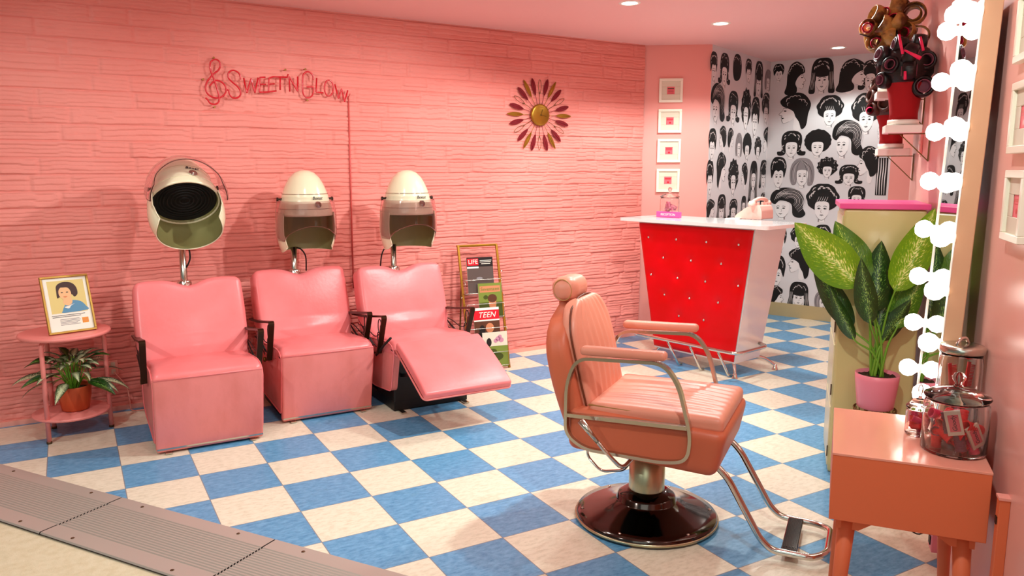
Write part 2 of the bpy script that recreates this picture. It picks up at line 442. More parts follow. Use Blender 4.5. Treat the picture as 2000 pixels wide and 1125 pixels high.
# metal expansion strip with grooves
mb = MB()
def strip_seg(t0, t1):
    g = [(-.004, .003), (0, .007), (.055, .007)]
    for k in range(15): w = .068+k*.0148; g += [(w, .007), (w+.003, .0035), (w+.0075, .0035), (w+.0105, .007)]
    g += [(SW-.045, .007), (SW, .007), (SW+.004, .001)]
    vs = []; 
    for tt in (t0, t1):
        for w, z in g: vs.append(EP(tt, w, z))
    n = len(g); mb.add(vs, [[i, i+1, n+i+1, n+i] for i in range(n-1)])
sj = [-2.6, -1.5, .62-.06, 1.5, 2.6, 3.7, 5.4]
sj = [-1.72, -.86, .02, .885, 1.74, 2.6, 3.46, 4.32, 5.2, 6.1]
for a, b in zip(sj[:-1], sj[1:]): strip_seg(a+.003, b-.003)
o = struct(mb.build('trim_1', 'metal_strip'))
mb = MB(); mb.add([EP(-1.7, -.006, .0008), EP(6.3, -.006, .0008), EP(6.3, SW+.008, .0008), EP(-1.7, SW+.008, .0008)], [[0, 1, 2, 3]]); 
struct(mb.build('trim_2', 'black'))
mb = MB()
for a in sj[1:-1]:
    for dt in (-.1, .1):
        for w in (.028, SW-.022): mb.lathe([(0, .0095), (.006, .009), (.0075, .007)], 10, EP(a+dt*1.6, w))
struct(mb.build('trim_3', 'hinge_dark'))

# ceiling
mb = MB(); mb.add([(-6, -2.6, H), (9, -4.9, H), (9, 3, H), (-6, 3, H), (-6, -2.6, H+.1), (9, -4.9, H+.1), (9, 3, H+.1), (-6, 3, H+.1)],
       [[3, 2, 1, 0], [4, 5, 6, 7], [0, 1, 5, 4], [1, 2, 6, 5], [2, 3, 7, 6], [3, 0, 4, 7]]); struct(mb.build('ceiling', 'ceiling_pink'))

# brick wall: split-stone panels as real relief
def brick_wall():
    Lw = (BB-BA).length; nx = int(Lw/.0105); nz = int(H/.0034)
    X, Z = np.meshgrid(np.linspace(0, Lw, nx+1), np.linspace(0, H, nz+1))
    rng = np.random.RandomState(5)
    def noise(x, z, fx, fz, seed):
        r = np.random.RandomState(seed).rand(257, 257)
        gx = x*fx; gz = z*fz; ix = np.floor(gx).astype(int); iz = np.floor(gz).astype(int)
        tx = gx-ix; tz = gz-iz; tx = tx*tx*(3-2*tx); tz = tz*tz*(3-2*tz); ix %= 256; iz %= 256
        return (r[iz, ix]*(1-tx)+r[iz, ix+1]*tx)*(1-tz)+(r[iz+1, ix]*(1-tx)+r[iz+1, ix+1]*tx)*tz
    rh = .0905; row = np.floor(Z/rh).astype(int); zr = Z/rh-row
    per = .66; sh = X+row*.142+(row//4)*.07
    cell = np.floor(sh/per).astype(int); u = sh/per-cell
    short = u < .285; ub = np.where(short, u/.285, (u-.285)/.715); wid = np.where(short, .285*per, .715*per)
    bid = (row*131+cell*17+short*7) % 997
    tab = rng.rand(1000); tab2 = rng.rand(1000)
    base = tab[bid]*.0055
    # thin ledges inside each stone, wandering edges, some stop partway along
    wig = (noise(X, Z*1.0, 5, 7, 3)-.5)*.22+(noise(X, Z, 26, 24, 4)-.5)*.16
    jx = np.floor(X*11+noise(X, Z*0+row*2.3, 4, 1, 21)*5+bid*.37).astype(int); jog = (rng.rand(2000)[(jx*13+row*7) % 2000]-.5); k = 2.3+2.1*tab2[(bid*3+5) % 997]; s = zr*k+wig*.6+jog*.42
    led = np.floor(s).astype(int); fz = s-led
    lid = (bid*5+led*31+1) % 997
    lt = np.floor(noise(X, Z*0+lid*1.3, 8.5, 1, 8)*4)/4
    depth = base+tab[lid]*.0045+lt*.004
    prof = np.minimum(1, np.minimum(fz/.20, (1-fz)/.14)); prof = np.clip(prof, 0, 1)
    depth = depth*.75+.004*prof*(.5+.5*tab2[lid])+.003*(1-fz)
    e1 = np.clip(np.minimum(zr, 1-zr)*rh/.0045, 0, 1); e2 = np.clip(np.minimum(ub, 1-ub)*wid/.012, 0, 1)
    depth = depth*np.minimum(e1, e2)+(noise(X, Z, 22, 50, 11)-.5)*.0022
    P = np.zeros(X.shape+(3,))
    for a in range(3): P[..., a] = BA[a]+BD[a]*X+BN[a]*(depth*1.25-.003)
    P[..., 2] = Z
    me = bpy.data.meshes.new('wall_left'); nv = X.size; me.vertices.add(nv); me.vertices.foreach_set('co', P.reshape(-1))
    I = np.arange(nv).reshape(X.shape); q = np.stack([I[:-1, :-1], I[:-1, 1:], I[1:, 1:], I[1:, :-1]], -1).reshape(-1)
    nf = len(q)//4; me.loops.add(len(q)); me.loops.foreach_set('vertex_index', q.astype(np.int32)); me.polygons.add(nf)
    me.polygons.foreach_set('loop_start', np.arange(nf, dtype=np.int32)*4); me.polygons.foreach_set('loop_total', np.full(nf, 4, np.int32))
    me.update(calc_edges=True); me.validate(); me.materials.append(M['brick_pink'])
    me.polygons.foreach_set('use_smooth', np.ones(nf, bool))
    o = bpy.data.objects.new('wall_left', me); C.objects.link(o); struct(o)
    # solid backing
    b = MB(); A, B = BA-BN*.012, BB-BN*.012; Pn = [A, B, B-BN*.1, A-BN*.1]
    b.add([(p.x, p.y, 0) for p in Pn]+[(p.x, p.y, H) for p in Pn], [[0, 1, 5, 4], [1, 2, 6, 5], [2, 3, 7, 6], [3, 0, 4, 7], [4, 5, 6, 7], [3, 2, 1, 0]])
    struct(b.build('wall_left_core', 'pink_wall'))
brick_wall()
wall_quad('wall_corner', BB-BN*.01, C2, 'pink_wall')
wall_quad('wall_alcove_side', C2, C3, 'wallpaper')
wall_quad('wall_back', C3, C4, 'wallpaper')
wall_quad('wall_back_pink', C4, C5, 'pink_wall')
# right wall (slab whose end forms the outer corner)
mb = MB(); Pn = [WS, WE, WE-WN*.16, WS-WN*.16]
mb.add([(p.x, p.y, 0) for p in Pn]+[(p.x, p.y, H) for p in Pn], [[1, 0, 4, 5], [2, 1, 5, 6], [3, 2, 6, 7], [0, 3, 7, 4], [7, 6, 5, 4], [0, 1, 2, 3]])
struct(mb.build('wall_right', 'pink_wall_gloss'))
wall_quad('wall_behind', C5, WE-WN*.1-WD*.1, 'pink_wall')
# far left end of the shop, outside the frame: wall returns
wall_quad('wall_return', BA-BN*1.0, BA-BD*.001, 'pink_wall')

# baseboards
def baseboard(name, a, b, h, m, th=.012):
    mb = MB(); d = (b-a).normalized(); n = V((d.y, -d.x, 0)); Pn = [a+n*th, b+n*th, b, a]
    mb.add([(p.x, p.y, .0) for p in Pn]+[(p.x, p.y, h) for p in Pn], [[0, 1, 5, 4], [1, 2, 6, 5], [2, 3, 7, 6], [3, 0, 4, 7], [4, 5, 6, 7]])
    return struct(mb.build(name, m))
baseboard('baseboard_back', C3, C4+BWD*.3, .125, 'baseboard_tan')
baseboard('baseboard_alcove', C2+(C3-C2).normalized()*.01, C3, .125, 'baseboard_tan')
baseboard('baseboard_left', BA+BN*.004, BB-BN*.0, .028, 'pink_light', .022)

# ------------------------------------------------------------------ wallpaper heads (flat print on the wall)
def blob(n, fn): return [fn(2*pi*i/n) for i in range(n)]
def head(mb, T, kind, flip=1, rs=None):
    """one printed portrait: T maps unit box (-.5..+.5) to the wall; layers 1 hair 2 face 3 shine 4 grey"""
    S = Matrix.Diagonal((flip, 1, 1, 1)); T2 = T @ S
    def fl(pts, z, mi):
        P = [V((p[0], p[1], z)) for p in pts]; fs = []
        for t in tessellate_polygon([P]):
            a, b, c = [P[i] for i in t]; g = (b-a).cross(c-a).z*flip; fs.append(list(t) if g > 0 else list(t)[::-1])
        mb.add(P, fs, mi, False, T2)
    def sp(pts, n=5): return [(p.x, p.y) for p in curve(pts, n, True)]
    HZ, FZ, SZ, KZ = .0006, .0009, .0012, .0012
    def st(pts, w, mi, z=KZ): mb.stroke([(p.x, p.y) for p in curve(pts, 4)], w, z, mi, T2)
    rs = rs or random
    def shine(cx, cy, rx, ry, a0, a1, n, w=.022):
        for i in range(n):
            a = a0+(a1-a0)*i/max(1, n-1)+rs.uniform(-.06, .06); k = rs.uniform(.62, .86)
            da = rs.uniform(.10, .22)
            st([(cx+rx*k*cos(a-da), cy+ry*k*sin(a-da)), (cx+rx*(k+.05)*cos(a), cy+ry*(k+.05)*sin(a)), (cx+rx*(k+.02)*cos(a+da), cy+ry*(k+.02)*sin(a+da))], w*rs.uniform(.7, 1.5), 3)
    def face(cx=0., cy=-.12, sx=1., sy=1., turn=0.):
        f = [(cx+sx*x+turn*(.03 if abs(x) < .1 else 0), cy+sy*y) for x, y in
             ((-.19, .16), (-.20, .0), (-.17, -.14), (-.10, -.25), (0, -.305), (.10, -.25), (.17, -.14), (.20, 0), (.19, .16), (.1, .22), (-.1, .22))]
        fl([(cx-.09*sx, cy-.2*sy), (cx-.1*sx, cy-.36*sy), (cx+.1*sx, cy-.36*sy), (cx+.09*sx, cy-.2*sy)], FZ-.0001, 4)
        fl([(cx-.085*sx, cy-.26*sy), (cx-.1*sx, cy-.37*sy), (cx+.06*sx, cy-.37*sy), (cx+.05*sx, cy-.26*sy)], FZ-.00005, 2)
        fl(sp(f, 3), FZ, 2)
        t = turn*.04
        for e in (-1, 1):
            ex = cx+t+sx*e*.085; ey = cy+.02*sy
            fl([(ex-.05*sx, ey-.005), (ex-.02*sx, ey+.022*sy), (ex+.02*sx, ey+.022*sy), (ex+.05*sx, ey+.002), (ex+.02*sx, ey-.02*sy), (ex-.02*sx, ey-.02*sy)], KZ, 1)
            fl([(ex-.028*sx, ey-.004), (ex-.02*sx, ey+.007), (ex-.014*sx, ey-.004)], KZ+.0002, 2)
            st([(ex-.055*sx, ey+.05*sy+(.01 if e > 0 else -.004)), (ex, ey+.075*sy), (ex+.055*sx, ey+.05*sy-(.004 if e > 0 else -.01))], .016, 1)
        st([(cx+t+.015, cy+.0), (cx+t+.03*sx, cy-.08*sy), (cx+t-.005, cy-.095*sy)], .012, 4)
        fl([(cx+t-.06*sx, cy-.165*sy), (cx+t-.02*sx, cy-.148*sy), (cx+t, cy-.155*sy), (cx+t+.02*sx, cy-.148*sy), (cx+t+.06*sx, cy-.165*sy), (cx+t, cy-.195*sy)], KZ, 1)
        st([(cx+t-.04*sx, cy-.167*sy), (cx+t, cy-.172*sy), (cx+t+.04*sx, cy-.167*sy)], .008, 2, KZ+.0003)
        st([(cx-.17*sx, cy-.15*sy), (cx-.1*sx, cy-.255*sy), (cx, cy-.31*sy), (cx+.1*sx, cy-.255*sy), (cx+.17*sx, cy-.15*sy)], .010, 1)
    def mirror(r): return sp([(x, y) for x, y in r]+[(-x, y) for x, y in r[::-1] if abs(x) > 1e-6], 4)
    if kind == 'afro':
        n = 60; fl(blob(n, lambda a: ((.47+.012*sin(17*a))*cos(a), .08+(.42+.012*sin(13*a))*sin(a))), HZ, 1); face(0, -.16, 1.02, .95); 
    elif kind == 'curly':
        n = 72; fl(blob(n, lambda a: ((.44+.03*sin(12*a))*cos(a), .07+(.42+.03*cos(11*a))*sin(a))), HZ, 1)
        for i in range(26):
            a = rs.uniform(0, 2*pi); k = rs.uniform(.22, .40); x = k*cos(a)*1.05; y = .09+k*sin(a)
            if abs(x) < .2 and y < .12: continue
            st([(x-.02, y), (x, y+.02), (x+.02, y), (x+.005, y-.012)], .012, 3)
        face(0, -.15, .95, .95)
    elif kind == 'flip':
        fl(mirror([(0, .5), (.2, .47), (.33, .34), (.36, .12), (.33, -.1), (.36, -.22), (.49, -.24), (.47, -.36), (.32, -.38), (.2, -.3), (.15, -.05)])[:], HZ, 1)
        face(0, -.13); fl(sp([(-.22, .05), (-.21, .2), (0, .26), (.21, .2), (.22, .05), (.1, .13), (-.05, .12)], 3), SZ-.0001, 1); shine(0, .1, .36, .4, .4, 2.7, 8)
        shine(0, -.1, .42, .28, -.7, .3, 3); shine(0, -.1, .42, .28, 2.8, 3.8, 3)
    elif kind == 'bouffant':
        n = 60; fl(blob(n, lambda a: ((.45+.02*sin(9*a)-.12*max(0, -sin(a))**2)*cos(a), .1+(.40 if sin(a) > 0 else .36)*sin(a)*(1+.03*sin(7*a)))), HZ, 1)
        face(0, -.17, .98, .92); fl(sp([(-.25, .0), (-.24, .12), (-.05, .16), (.2, .12), (.24, -.02), (.15, .05), (.02, .03), (-.1, .06), (-.18, .0)], 3), SZ-.0001, 1)
        shine(0, .1, .44, .4, .1, 3.0, 12, .03)
        for i in range(5): x = -.12+.06*i; st([(x-.03, .16), (x, .08), (x+.03, .02)], .012, 3, SZ+.0002)
    elif kind == 'bangs':
        fl(sp([(0, .5), (.24, .46), (.36, .26), (.38, -.1), (.44, -.46), (.3, -.5), (.22, -.44), (.2, -.1), (-.2, -.1), (-.22, -.44), (-.32, -.5), (-.44, -.44), (-.38, -.1), (-.36, .26), (-.24, .46)], 4), HZ, 1)
        face(0, -.14, 1, .98); fl(sp([(-.22, .02), (-.22, .2), (.22, .2), (.22, .02), (.1, -.03), (-.1, -.03)], 3), SZ-.0001, 1); shine(0, .02, .36, .46, .6, 2.6, 9)
        for e in (-1, 1):
            for i in range(3): st([(e*(.25+.04*i), .1), (e*(.27+.04*i), -.15), (e*(.29+.05*i), -.38)], .014, 3)
    elif kind == 'long':
        fl(sp([(0, .5), (.2, .46), (.3, .3), (.34, 0), (.36, -.3), (.4, -.48), (.2, -.5), (.14, -.2), (-.14, -.2), (-.2, -.5), (-.4, -.48), (-.36, -.3), (-.34, 0), (-.3, .3), (-.2, .46)], 4), HZ, 1)
        face(0, .02, .85, .8)
        for e in (-1, 1):
            for i in range(3): st([(e*(.16+.05*i), .32-.05*i), (e*(.22+.04*i), 0), (e*(.24+.05*i), -.4)], .016, 3)
    elif kind == 'pixie':
        fl(sp([(0, .5), (.26, .44), (.38, .22), (.34, .0), (.28, -.14), (.2, -.02), (.0, .1), (-.2, -.02), (-.3, -.16), (-.36, .02), (-.38, .24), (-.24, .46)], 4), HZ, 1)
        face(.02, -.14, 1.1, 1.02); fl(sp([(-.27, .02), (-.26, .2), (.05, .24), (.26, .16), (.26, .02), (.14, .1), (.0, .04), (-.12, .1)], 3), SZ-.0001, 1); shine(0, .12, .38, .36, .2, 3.0, 11, .028)
    elif kind == 'swirl':
        fl(sp([(-.05, .5), (.24, .44), (.42, .22), (.42, -.1), (.5, -.3), (.36, -.42), (.16, -.34), (.1, .0), (-.2, .1), (-.34, -.02), (-.48, .08), (-.44, .32), (-.26, .46)], 4), HZ, 1)
        face(-.14, -.16, .95, .92, -1)
        for i in range(8):
            k = .14+.045*i; st([(.08+k*cos(a)*.9, .08+k*sin(a)*.85) for a in (2.6, 2.0, 1.4, .8, .2, -.4, -1.0)], .016, 3 if i % 2 else 4)
        for i in range(5): st([(-.36+.05*i, .1+.03*i), (-.28+.05*i, .3), (-.1+.05*i, .42-.03*i)], .014, 3)
    elif kind == 'side':
        fl(sp([(-.05, .5), (.22, .45), (.38, .22), (.42, -.12), (.36, -.38), (.2, -.4), (.16, -.1), (-.16, -.1), (-.2, -.36), (-.36, -.38), (-.44, -.1), (-.4, .24), (-.25, .44)], 4), HZ, 4)
        face(0, -.12); fl(sp([(-.23, .0), (-.24, .22), (.1, .28), (.24, .15), (.23, .02), (.1, .17), (-.1, .14)], 3), SZ-.0001, 4)
        for i in range(9): st([(-.1+.01*i, .42), (-.32+.07*i, .22), (-.38+.09*i, -.06), (-.34+.085*i, -.3)] if i not in (3, 4, 5) else [(-.05, .42), (.02+.06*(i-3), .34), (.2, .2)], .013, 3 if i % 2 else 1, SZ+.0002)
    elif kind in ('profile', 'profbun', 'profflip', 'back'):
        if kind != 'back':
            fl(sp([(-.1, .2), (-.28, .12), (-.30, .02), (-.40, -.08), (-.31, -.12), (-.33, -.2), (-.29, -.26), (-.26, -.33), (-.1, -.28), (.02, -.2), (.02, -.5), (.2, -.5), (.2, .1)], 3), FZ, 2)
            st([(-.27, .12), (-.30, .02), (-.40, -.08), (-.31, -.12), (-.33, -.16), (-.30, -.2), (-.32, -.23), (-.26, -.33), (-.1, -.28)], .012, 1)
            st([(-.29, .07), (-.25, .09), (-.18, .07)], .014, 1); fl([(-.28, .01), (-.24, .03), (-.18, .01), (-.23, -.01)], KZ, 1)
            fl([(-.33, -.18), (-.27, -.175), (-.25, -.19), (-.3, -.21)], KZ, 1)
        if kind == 'profile': hp = [(-.2, .42), (.0, .5), (.26, .44), (.42, .2), (.42, -.1), (.32, -.3), (.14, -.36), (.06, -.2), (-.04, -.08), (-.12, .06), (-.22, .14), (-.32, .2), (-.32, .34)]
        elif kind == 'profbun': hp = [(-.1, .46), (.1, .5), (.3, .42), (.46, .18), (.4, -.1), (.36, -.4), (.24, -.5), (.16, -.3), (.06, -.16), (.0, -.02), (-.12, .06), (-.3, .14), (-.38, .28), (-.26, .4)]
        elif kind == 'profflip': hp = [(-.15, .44), (.05, .5), (.28, .4), (.4, .14), (.42, -.2), (.5, -.42), (.3, -.5), (.0, -.44), (-.04, -.3), (.04, -.16), (-.04, .0), (-.18, .1), (-.34, .16), (-.3, .32)]
        else: hp = [(0, .5), (.24, .44), (.36, .2), (.36, -.14), (.24, -.36), (.1, -.4), (-.08, -.38), (-.24, -.3), (-.36, -.1), (-.36, .2), (-.22, .44)]
        fl(sp(hp, 4), HZ if kind == 'back' else SZ-.0001, 1); rs2 = rs
        for i in range(8):
            a = .3+i*.34; k = rs.uniform(.22, .34); st([(.05+k*cos(a-.2), .1+k*sin(a-.2)), (.05+(k+.04)*cos(a), .1+(k+.03)*sin(a)), (.05+k*cos(a+.25), .1+k*sin(a+.25))], .02*rs.uniform(.6, 1.3), 3, SZ+.0002)
    elif kind == 'stripes':
        fl([(-.5, .5), (.5, .5), (.5, -.5), (-.5, -.5)], HZ, 1)
        for i in range(4): x = -.36+.22*i; st([(x, .49), (x+.03, .2), (x-.02, -.1), (x+.02, -.48)], .09, 2, SZ)

def wall_print(name, p0, d, items, seed):
    """items: (cx, cy, w, h) in photo pixels, style, flip"""
    rs = random.Random(seed); mb = MB(); n = V((d.y, -d.x, 0))
    for cx, cy, w, h, kind, fl in items:
        c = on_plane(cx, cy, p0, n); a = on_plane(cx-w/2, cy, p0, n); b = on_plane(cx+w/2, cy, p0, n)
        u = on_plane(cx, cy-h/2, p0, n); v = on_plane(cx, cy+h/2, p0, n)
        W = abs((b-a).dot(d)); Hh = abs(u.z-v.z); c = c+n*.0006
        T = basis(d, V((0, 0, 1)), n, c) @ Matrix.Diagonal((W*1.08, Hh*1.02, 1, 1))
        # keep within the wall
        head(mb, T, kind, fl, rs)
    return mb.build(name, ['wallpaper', 'ink_black', 'wallpaper_face', 'wallpaper_shine', 'ink_grey'])
backs = [(1521,142,26,34,'pixie',1),(1556,153,42,64,'profflip',-1),(1606,148,54,68,'bangs',1),(1667,147,62,64,'profflip',-1),
 (1550,217,66,70,'profbun',1),(1621,217,54,62,'bouffant',1),(1693,221,64,80,'bouffant',1),(1546,283,52,54,'flip',1),(1597,280,52,54,'afro',1),
 (1655,272,58,74,'swirl',1),(1520,338,38,62,'pixie',1),(1567,338,52,58,'side',1),(1616,328,42,42,'curly',1),(1658,343,50,42,'flip',1),
 (1694,320,48,68,'profile',1),(1538,398,66,62,'swirl',1),(1606,396,66,74,'bouffant',-1),(1673,385,44,42,'flip',1),(1524,468,30,50,'pixie',1),
 (1560,464,34,46,'bouffant',1),(1606,462,40,46,'pixie',-1),(1648,470,44,60,'bangs',1),(1518,530,38,62,'pixie',-1),(1560,513,50,60,'profbun',1),(1604,520,38,56,'back',1),
 (1516,580,34,44,'profile',-1),(1560,576,46,50,'bangs',1),(1609,588,40,40,'side',1),(1648,560,44,60,'curly',1),(1690,450,44,60,'flip',1),(1690,540,44,60,'bouffant',1),
 (1700,150,44,64,'flip',1),(1722,345,20,72,'stripes',1),(1722,250,18,60,'profile',1)]
alcs = [(1394,131,17,60,'pixie',1),(1415,138,22,68,'flip',1),(1440,135,21,58,'back',-1),(1462,139,15,48,'pixie',1),(1482,155,19,70,'bangs',1),(1500,158,14,44,'side',1),
 (1402,203,27,80,'swirl',1),(1432,212,24,68,'flip',1),(1457,215,20,84,'curly',1),(1475,229,20,78,'pixie',-1),(1496,212,17,62,'bouffant',1),
 (1391,282,19,62,'pixie',-1),(1411,270,16,48,'profile',1),(1427,272,13,44,'profile',-1),(1443,285,14,50,'side',1),(1459,287,17,54,'afro',1),(1480,290,14,46,'curly',1),(1497,278,16,60,'profbun',1),
 (1386,348,17,70,'pixie',1),(1409,332,20,68,'profbun',-1),(1432,347,21,72,'curly',1),(1453,343,14,50,'profile',1),(1471,355,21,80,'long',1),(1491,340,17,54,'bangs',1),
 (1388,410,18,42,'profbun',-1),(1409,406,20,52,'bangs',1),(1432,410,20,42,'flip',1),(1452,405,14,44,'long',1),(1472,425,16,40,'pixie',1),(1491,395,15,38,'bouffant',1),
 (1390,470,18,54,'side',1),(1412,478,18,54,'curly',1),(1434,472,18,54,'flip',1),(1456,482,16,50,'afro',1),(1474,478,14,50,'bangs',1),(1492,462,15,56,'bouffant',1),
 (1392,540,18,54,'pixie',1),(1414,548,18,54,'profile',1),(1438,540,18,54,'swirl',1),(1460,550,16,50,'bangs',1),(1480,540,15,50,'curly',1)]
struct(wall_print('wall_back_print', C3, BWD, backs, 3))
struct(wall_print('wall_alcove_print', C2, (C3-C2).normalized(), alcs, 5))

# ------------------------------------------------------------------ ceiling downlights
def downlight(x, y, label, lit=True):
    t = thing('recessed_downlight', label, 'ceiling light', (x, y, H), 0, 'recessed ceiling downlights')
    a = MB(); a.lathe([(.048, 0), (.048, -.003), (.062, -.004), (.066, 0)], 28); a.build('trim_ring', 'white_paint', t)
    b = MB(); b.lathe([(0, -.002), (.046, -.002)], 28); b.build('lamp_lens', 'lamp_white', t)
    return t
downlight(4.12, -.2, 'glowing round downlight in the pink ceiling above the reception desk')
downlight(5.73, .12, 'glowing round downlight in the pink ceiling of the wallpapered alcove')
downlight(3.17, -.42, 'round downlight at the top edge of the picture, nearest of those in the ceiling')

# ------------------------------------------------------------------ dryer chairs
def rest(fn): return fn
SWD = .515
def dryer_chair(label, cx, yf, opened=False, hood_tilt=0., hood='closed', front='flat', cord=1):
    t = thing('dryer_chair', label, 'dryer chair', (cx, yf, 0), 0, 'pink vinyl hood dryer chairs')
    # dark plinth
    b = MB(); b.box((0, .30, .032), (.47, .50, .06), bevel=.004); b.box((0, .28, .1), (.44, .40, .10))
    if opened: b.box((0, .19, .20), (.47, .28, .30), bevel=.01)
    b.build('plinth', 'black', t)
    for sx in (-1, 1):
        b = MB(); b.bar([(sx*.20, -.02, .006), (sx*.20, .12, .006)], .03, .006, (1, 0, 0)); b.build('glide', 'chrome_soft', t)
    # body: upholstered side skirts
    for sx in (-1, 1):
        s = MB()
        out = [(.02, .05), (-.05, .37), (.0, .405), (.08, .41), (.40, .38), (.62, .36), (.62, .10), (.5, .07)] if not opened else \
              [(.03, .13), (-.03, .36), (.0, .40), (.08, .41), (.40, .38), (.62, .36), (.62, .12), (.30, .10)]
        cr = [(p.x, p.y) for p in fillet([(a, c, 0) for a, c in out], .03, 4, True)]
        s.prism(cr, .035, 0, basis((0, 1, 0), (0, 0, 1), (1, 0, 0), (sx*(SWD/2-.019)-.0175, 0, 0)))
        s.build('side_panel', 'chair_vinyl_worn', t)
        w = MB(); w.tube([(sx*(SWD/2), p[0], p[1]) for p in cr], .0035, 6, True); w.build('side_piping', 'chair_vinyl', t)
    # seat cushion
    def fseat(q):
        x, y, z = q; u = x/(SWD/2); vv = (y+.24)/.48
        zz = z+(.018*(1-u*u)*sin(pi*min(1, max(0, vv)))+(-.045*vv))
        if vv < .16: zz -= .022*((.16-vv)/.16)**2*(1 if z > 0 else 0)
        return (x, y, zz)
    s = MB(); s.rbox((SWD, .52, .10), .032, 10, fseat, c=(0, .212, .382)); s.build('seat', 'chair_vinyl', t)
    # footrest / front panel
    if not opened:
        s = MB()
        def ff(q):
            x, y, z = q; k = (z+.17)/.34; bul = .010*(1-(x/.26)**2)*sin(pi*max(0, min(1, k)))
            return (x*(1+.012*k), y-.055*k-(bul if y < 0 else 0), z+.012*k)
        s.rbox((SWD-.005, .05, .37), .012, 9, ff, c=(0, .02, .195)); o = s.build('front_panel', 'chair_vinyl_worn', t)
        w = MB(); w.tube([(-SWD/2+.005, -.058, .388), (0, -.061, .389), (SWD/2-.005, -.058, .388)], .005, 8); w.build('piping', 'chair_vinyl', o)
        w = MB(); w.box((0, .018, .027), (SWD-.01, .05, .008)); w.build('edge_strip', 'chrome_soft', o)
    else:
        s = MB()
        def ff(q):
            x, y, z = q; k = max(0, min(1, (y+.22)/.44)); bul = .014*sin(pi*k)**.8*(1 if z > 0 else .2)
            return (x, y, z+bul)
        T = Tr(0, -.255, .318) @ Rx(radians(26))
        s.rbox((SWD+.0, .45, .045), .013, 10, ff, T); o = s.build('footrest', 'chair_vinyl', t)
        w = MB(); w.tube([T @ V(p) for p in fillet([(-.262, .2, -.018), (-.262, -.226, -.018), (.262, -.226, -.018), (.262, .2, -.018)], .03)], .005, 8); w.build('piping', 'chair_vinyl_worn', o)
        w = MB()
        for sx in (-1, 1): w.bar([(sx*.19, .1, .2), (sx*.19, -.2, .27)], .004, .02, (1, 0, 0))
        w.build('hinge_arm', 'black', t)
    # backrest
    def fback(q):
        x, y, z = q; k = (z+.235)/.47; u = x/.27
        w = 1+.03*sin(pi*k)+(.0 if k > .2 else -.02)
        z2 = z
        if k > .5:
            z2 -= (k-.5)*2*(.040*math.exp(-(x/.075)**2)+.012*abs(u)**8)
        bul = .014*(1-u*u)*sin(pi*max(0, min(1, k)))
        return (x*w, y-(bul if y < 0 else -bul*.3)-(.02*(1-abs(u)) if (y < 0 and k < .3) else 0), z2)
    TB = Tr(0, .495, .555) @ Rx(radians(-19))
    s = MB(); s.rbox((.55, .135, .475), .030, 14, fback, TB); o = s.build('backrest', 'chair_vinyl', t)
    # seams down both shoulders
    w = MB()
    for sx in (-1, 1):
        w.tube([TB @ V(fback(V((sx*.262, -.052, zz)))) for zz in (-.21, -.15, -.08, 0, .08, .14, .19)], .0035, 6)
    w.build('piping', 'chair_vinyl_worn', o)
    # armrests: bronze flat bar with wire scrolls
    for sx in (-1, 1):
        X = sx*(SWD/2+.022)
        a = MB(); pts = fillet([(X, .60, .49), (X, .36, .515), (X, .05, .565), (X-sx*.002, .16, .33)], .025, 4)
        a.bar(pts, .03, .011, (1, 0, 0)); a.bar([(X, .16, .335), (X-sx*.02, .3, .30)], .02, .008, (1, 0, 0)); am = a.build('armrest', 'dark_bronze', t)
        w = MB()
        for yy, zz in ((.28, .30), (.40, .29)): w.tube([(X, .50+.06*(yy-.28), .47), (X, .40, .42-.04*(yy-.28)), (X, .20+.4*(yy-.28), .36)], .003, 6)
        w.tube([(X, .13+.028*cos(a_), .49+.045*sin(a_)) for a_ in [2*pi*i/18 for i in range(18)]], .003, 6, True)
        w.tube([(X, .155+.02*cos(a_), .425+.03*sin(a_)) for a_ in [2*pi*i/16 for i in range(16)]], .003, 6, True)
        w.tube(curve([(X, .52, .44), (X, .36, .44), (X, .22, .42), (X, .14, .45), (X, .12, .50)], 5), .003, 6)
        w.tube(curve([(X, .52, .40), (X, .38, .38), (X, .26, .34)], 5), .003, 6)
        w.build('wire_scroll', 'black', am)
        b = MB(); b.lathe([(0, .008), (.012, .008), (.014, 0), (.012, -.008), (0, -.008)], 12, T=Tr(X, .27, .31) @ Ry(pi/2)); b.build('pivot', 'brass_dark', am)
    if opened:
        b = MB(); b.tube([(-.28, .20, .31), (-.28, .06, .40), (-.275, -.03, .455)], .007, 8); b.build('recline_lever', 'black_rubber', t)
    # post
    p = MB(); px, py = -.012, .585
    p.lathe([(.0, .72), (.036, .72), (.038, .735), (.038, .765), (.034, .772), (.034, .778), (.024, .78), (.0, .78)], 24, (px, py, 0)); cl = None
    po = MB(); zt_ = 1.0 if hood_tilt else .915; po.lathe([(.0185, .76), (.0185, zt_), (0, zt_)], 18, (px, py, 0)); pole = po.build('dryer_post', 'chrome_soft', t)
    p.build('collar', 'chrome', pole)
    # hood, local frame: origin at its bowl centre, -y front
    hc = V((px+.05, py-.125, 1.005)) if not hood_tilt else V((px+.01, py-.13, 1.045))
    TH = Tr(hc) if not hood_tilt else Tr(hc+V((0, .03, .235))) @ Rx(radians(-hood_tilt)) @ Matrix.Scale(1.09, 4) @ Tr(0, 0, -.20)
    hd = MB()
    prof = [(.0001, .375), (.03, .372), (.06, .358), (.088, .33), (.108, .295), (.124, .258), (.136, .222), (.1375, .218), (.1365, .214), (.147, .18), (.156, .145), (.161, .118), (.161, .108), (.154, .108), (.150, .13), (.13, .2)]
    hd.lathe(prof, 56, T=TH)
    hob = hd.build('dryer_hood', 'cream_enamel', t)
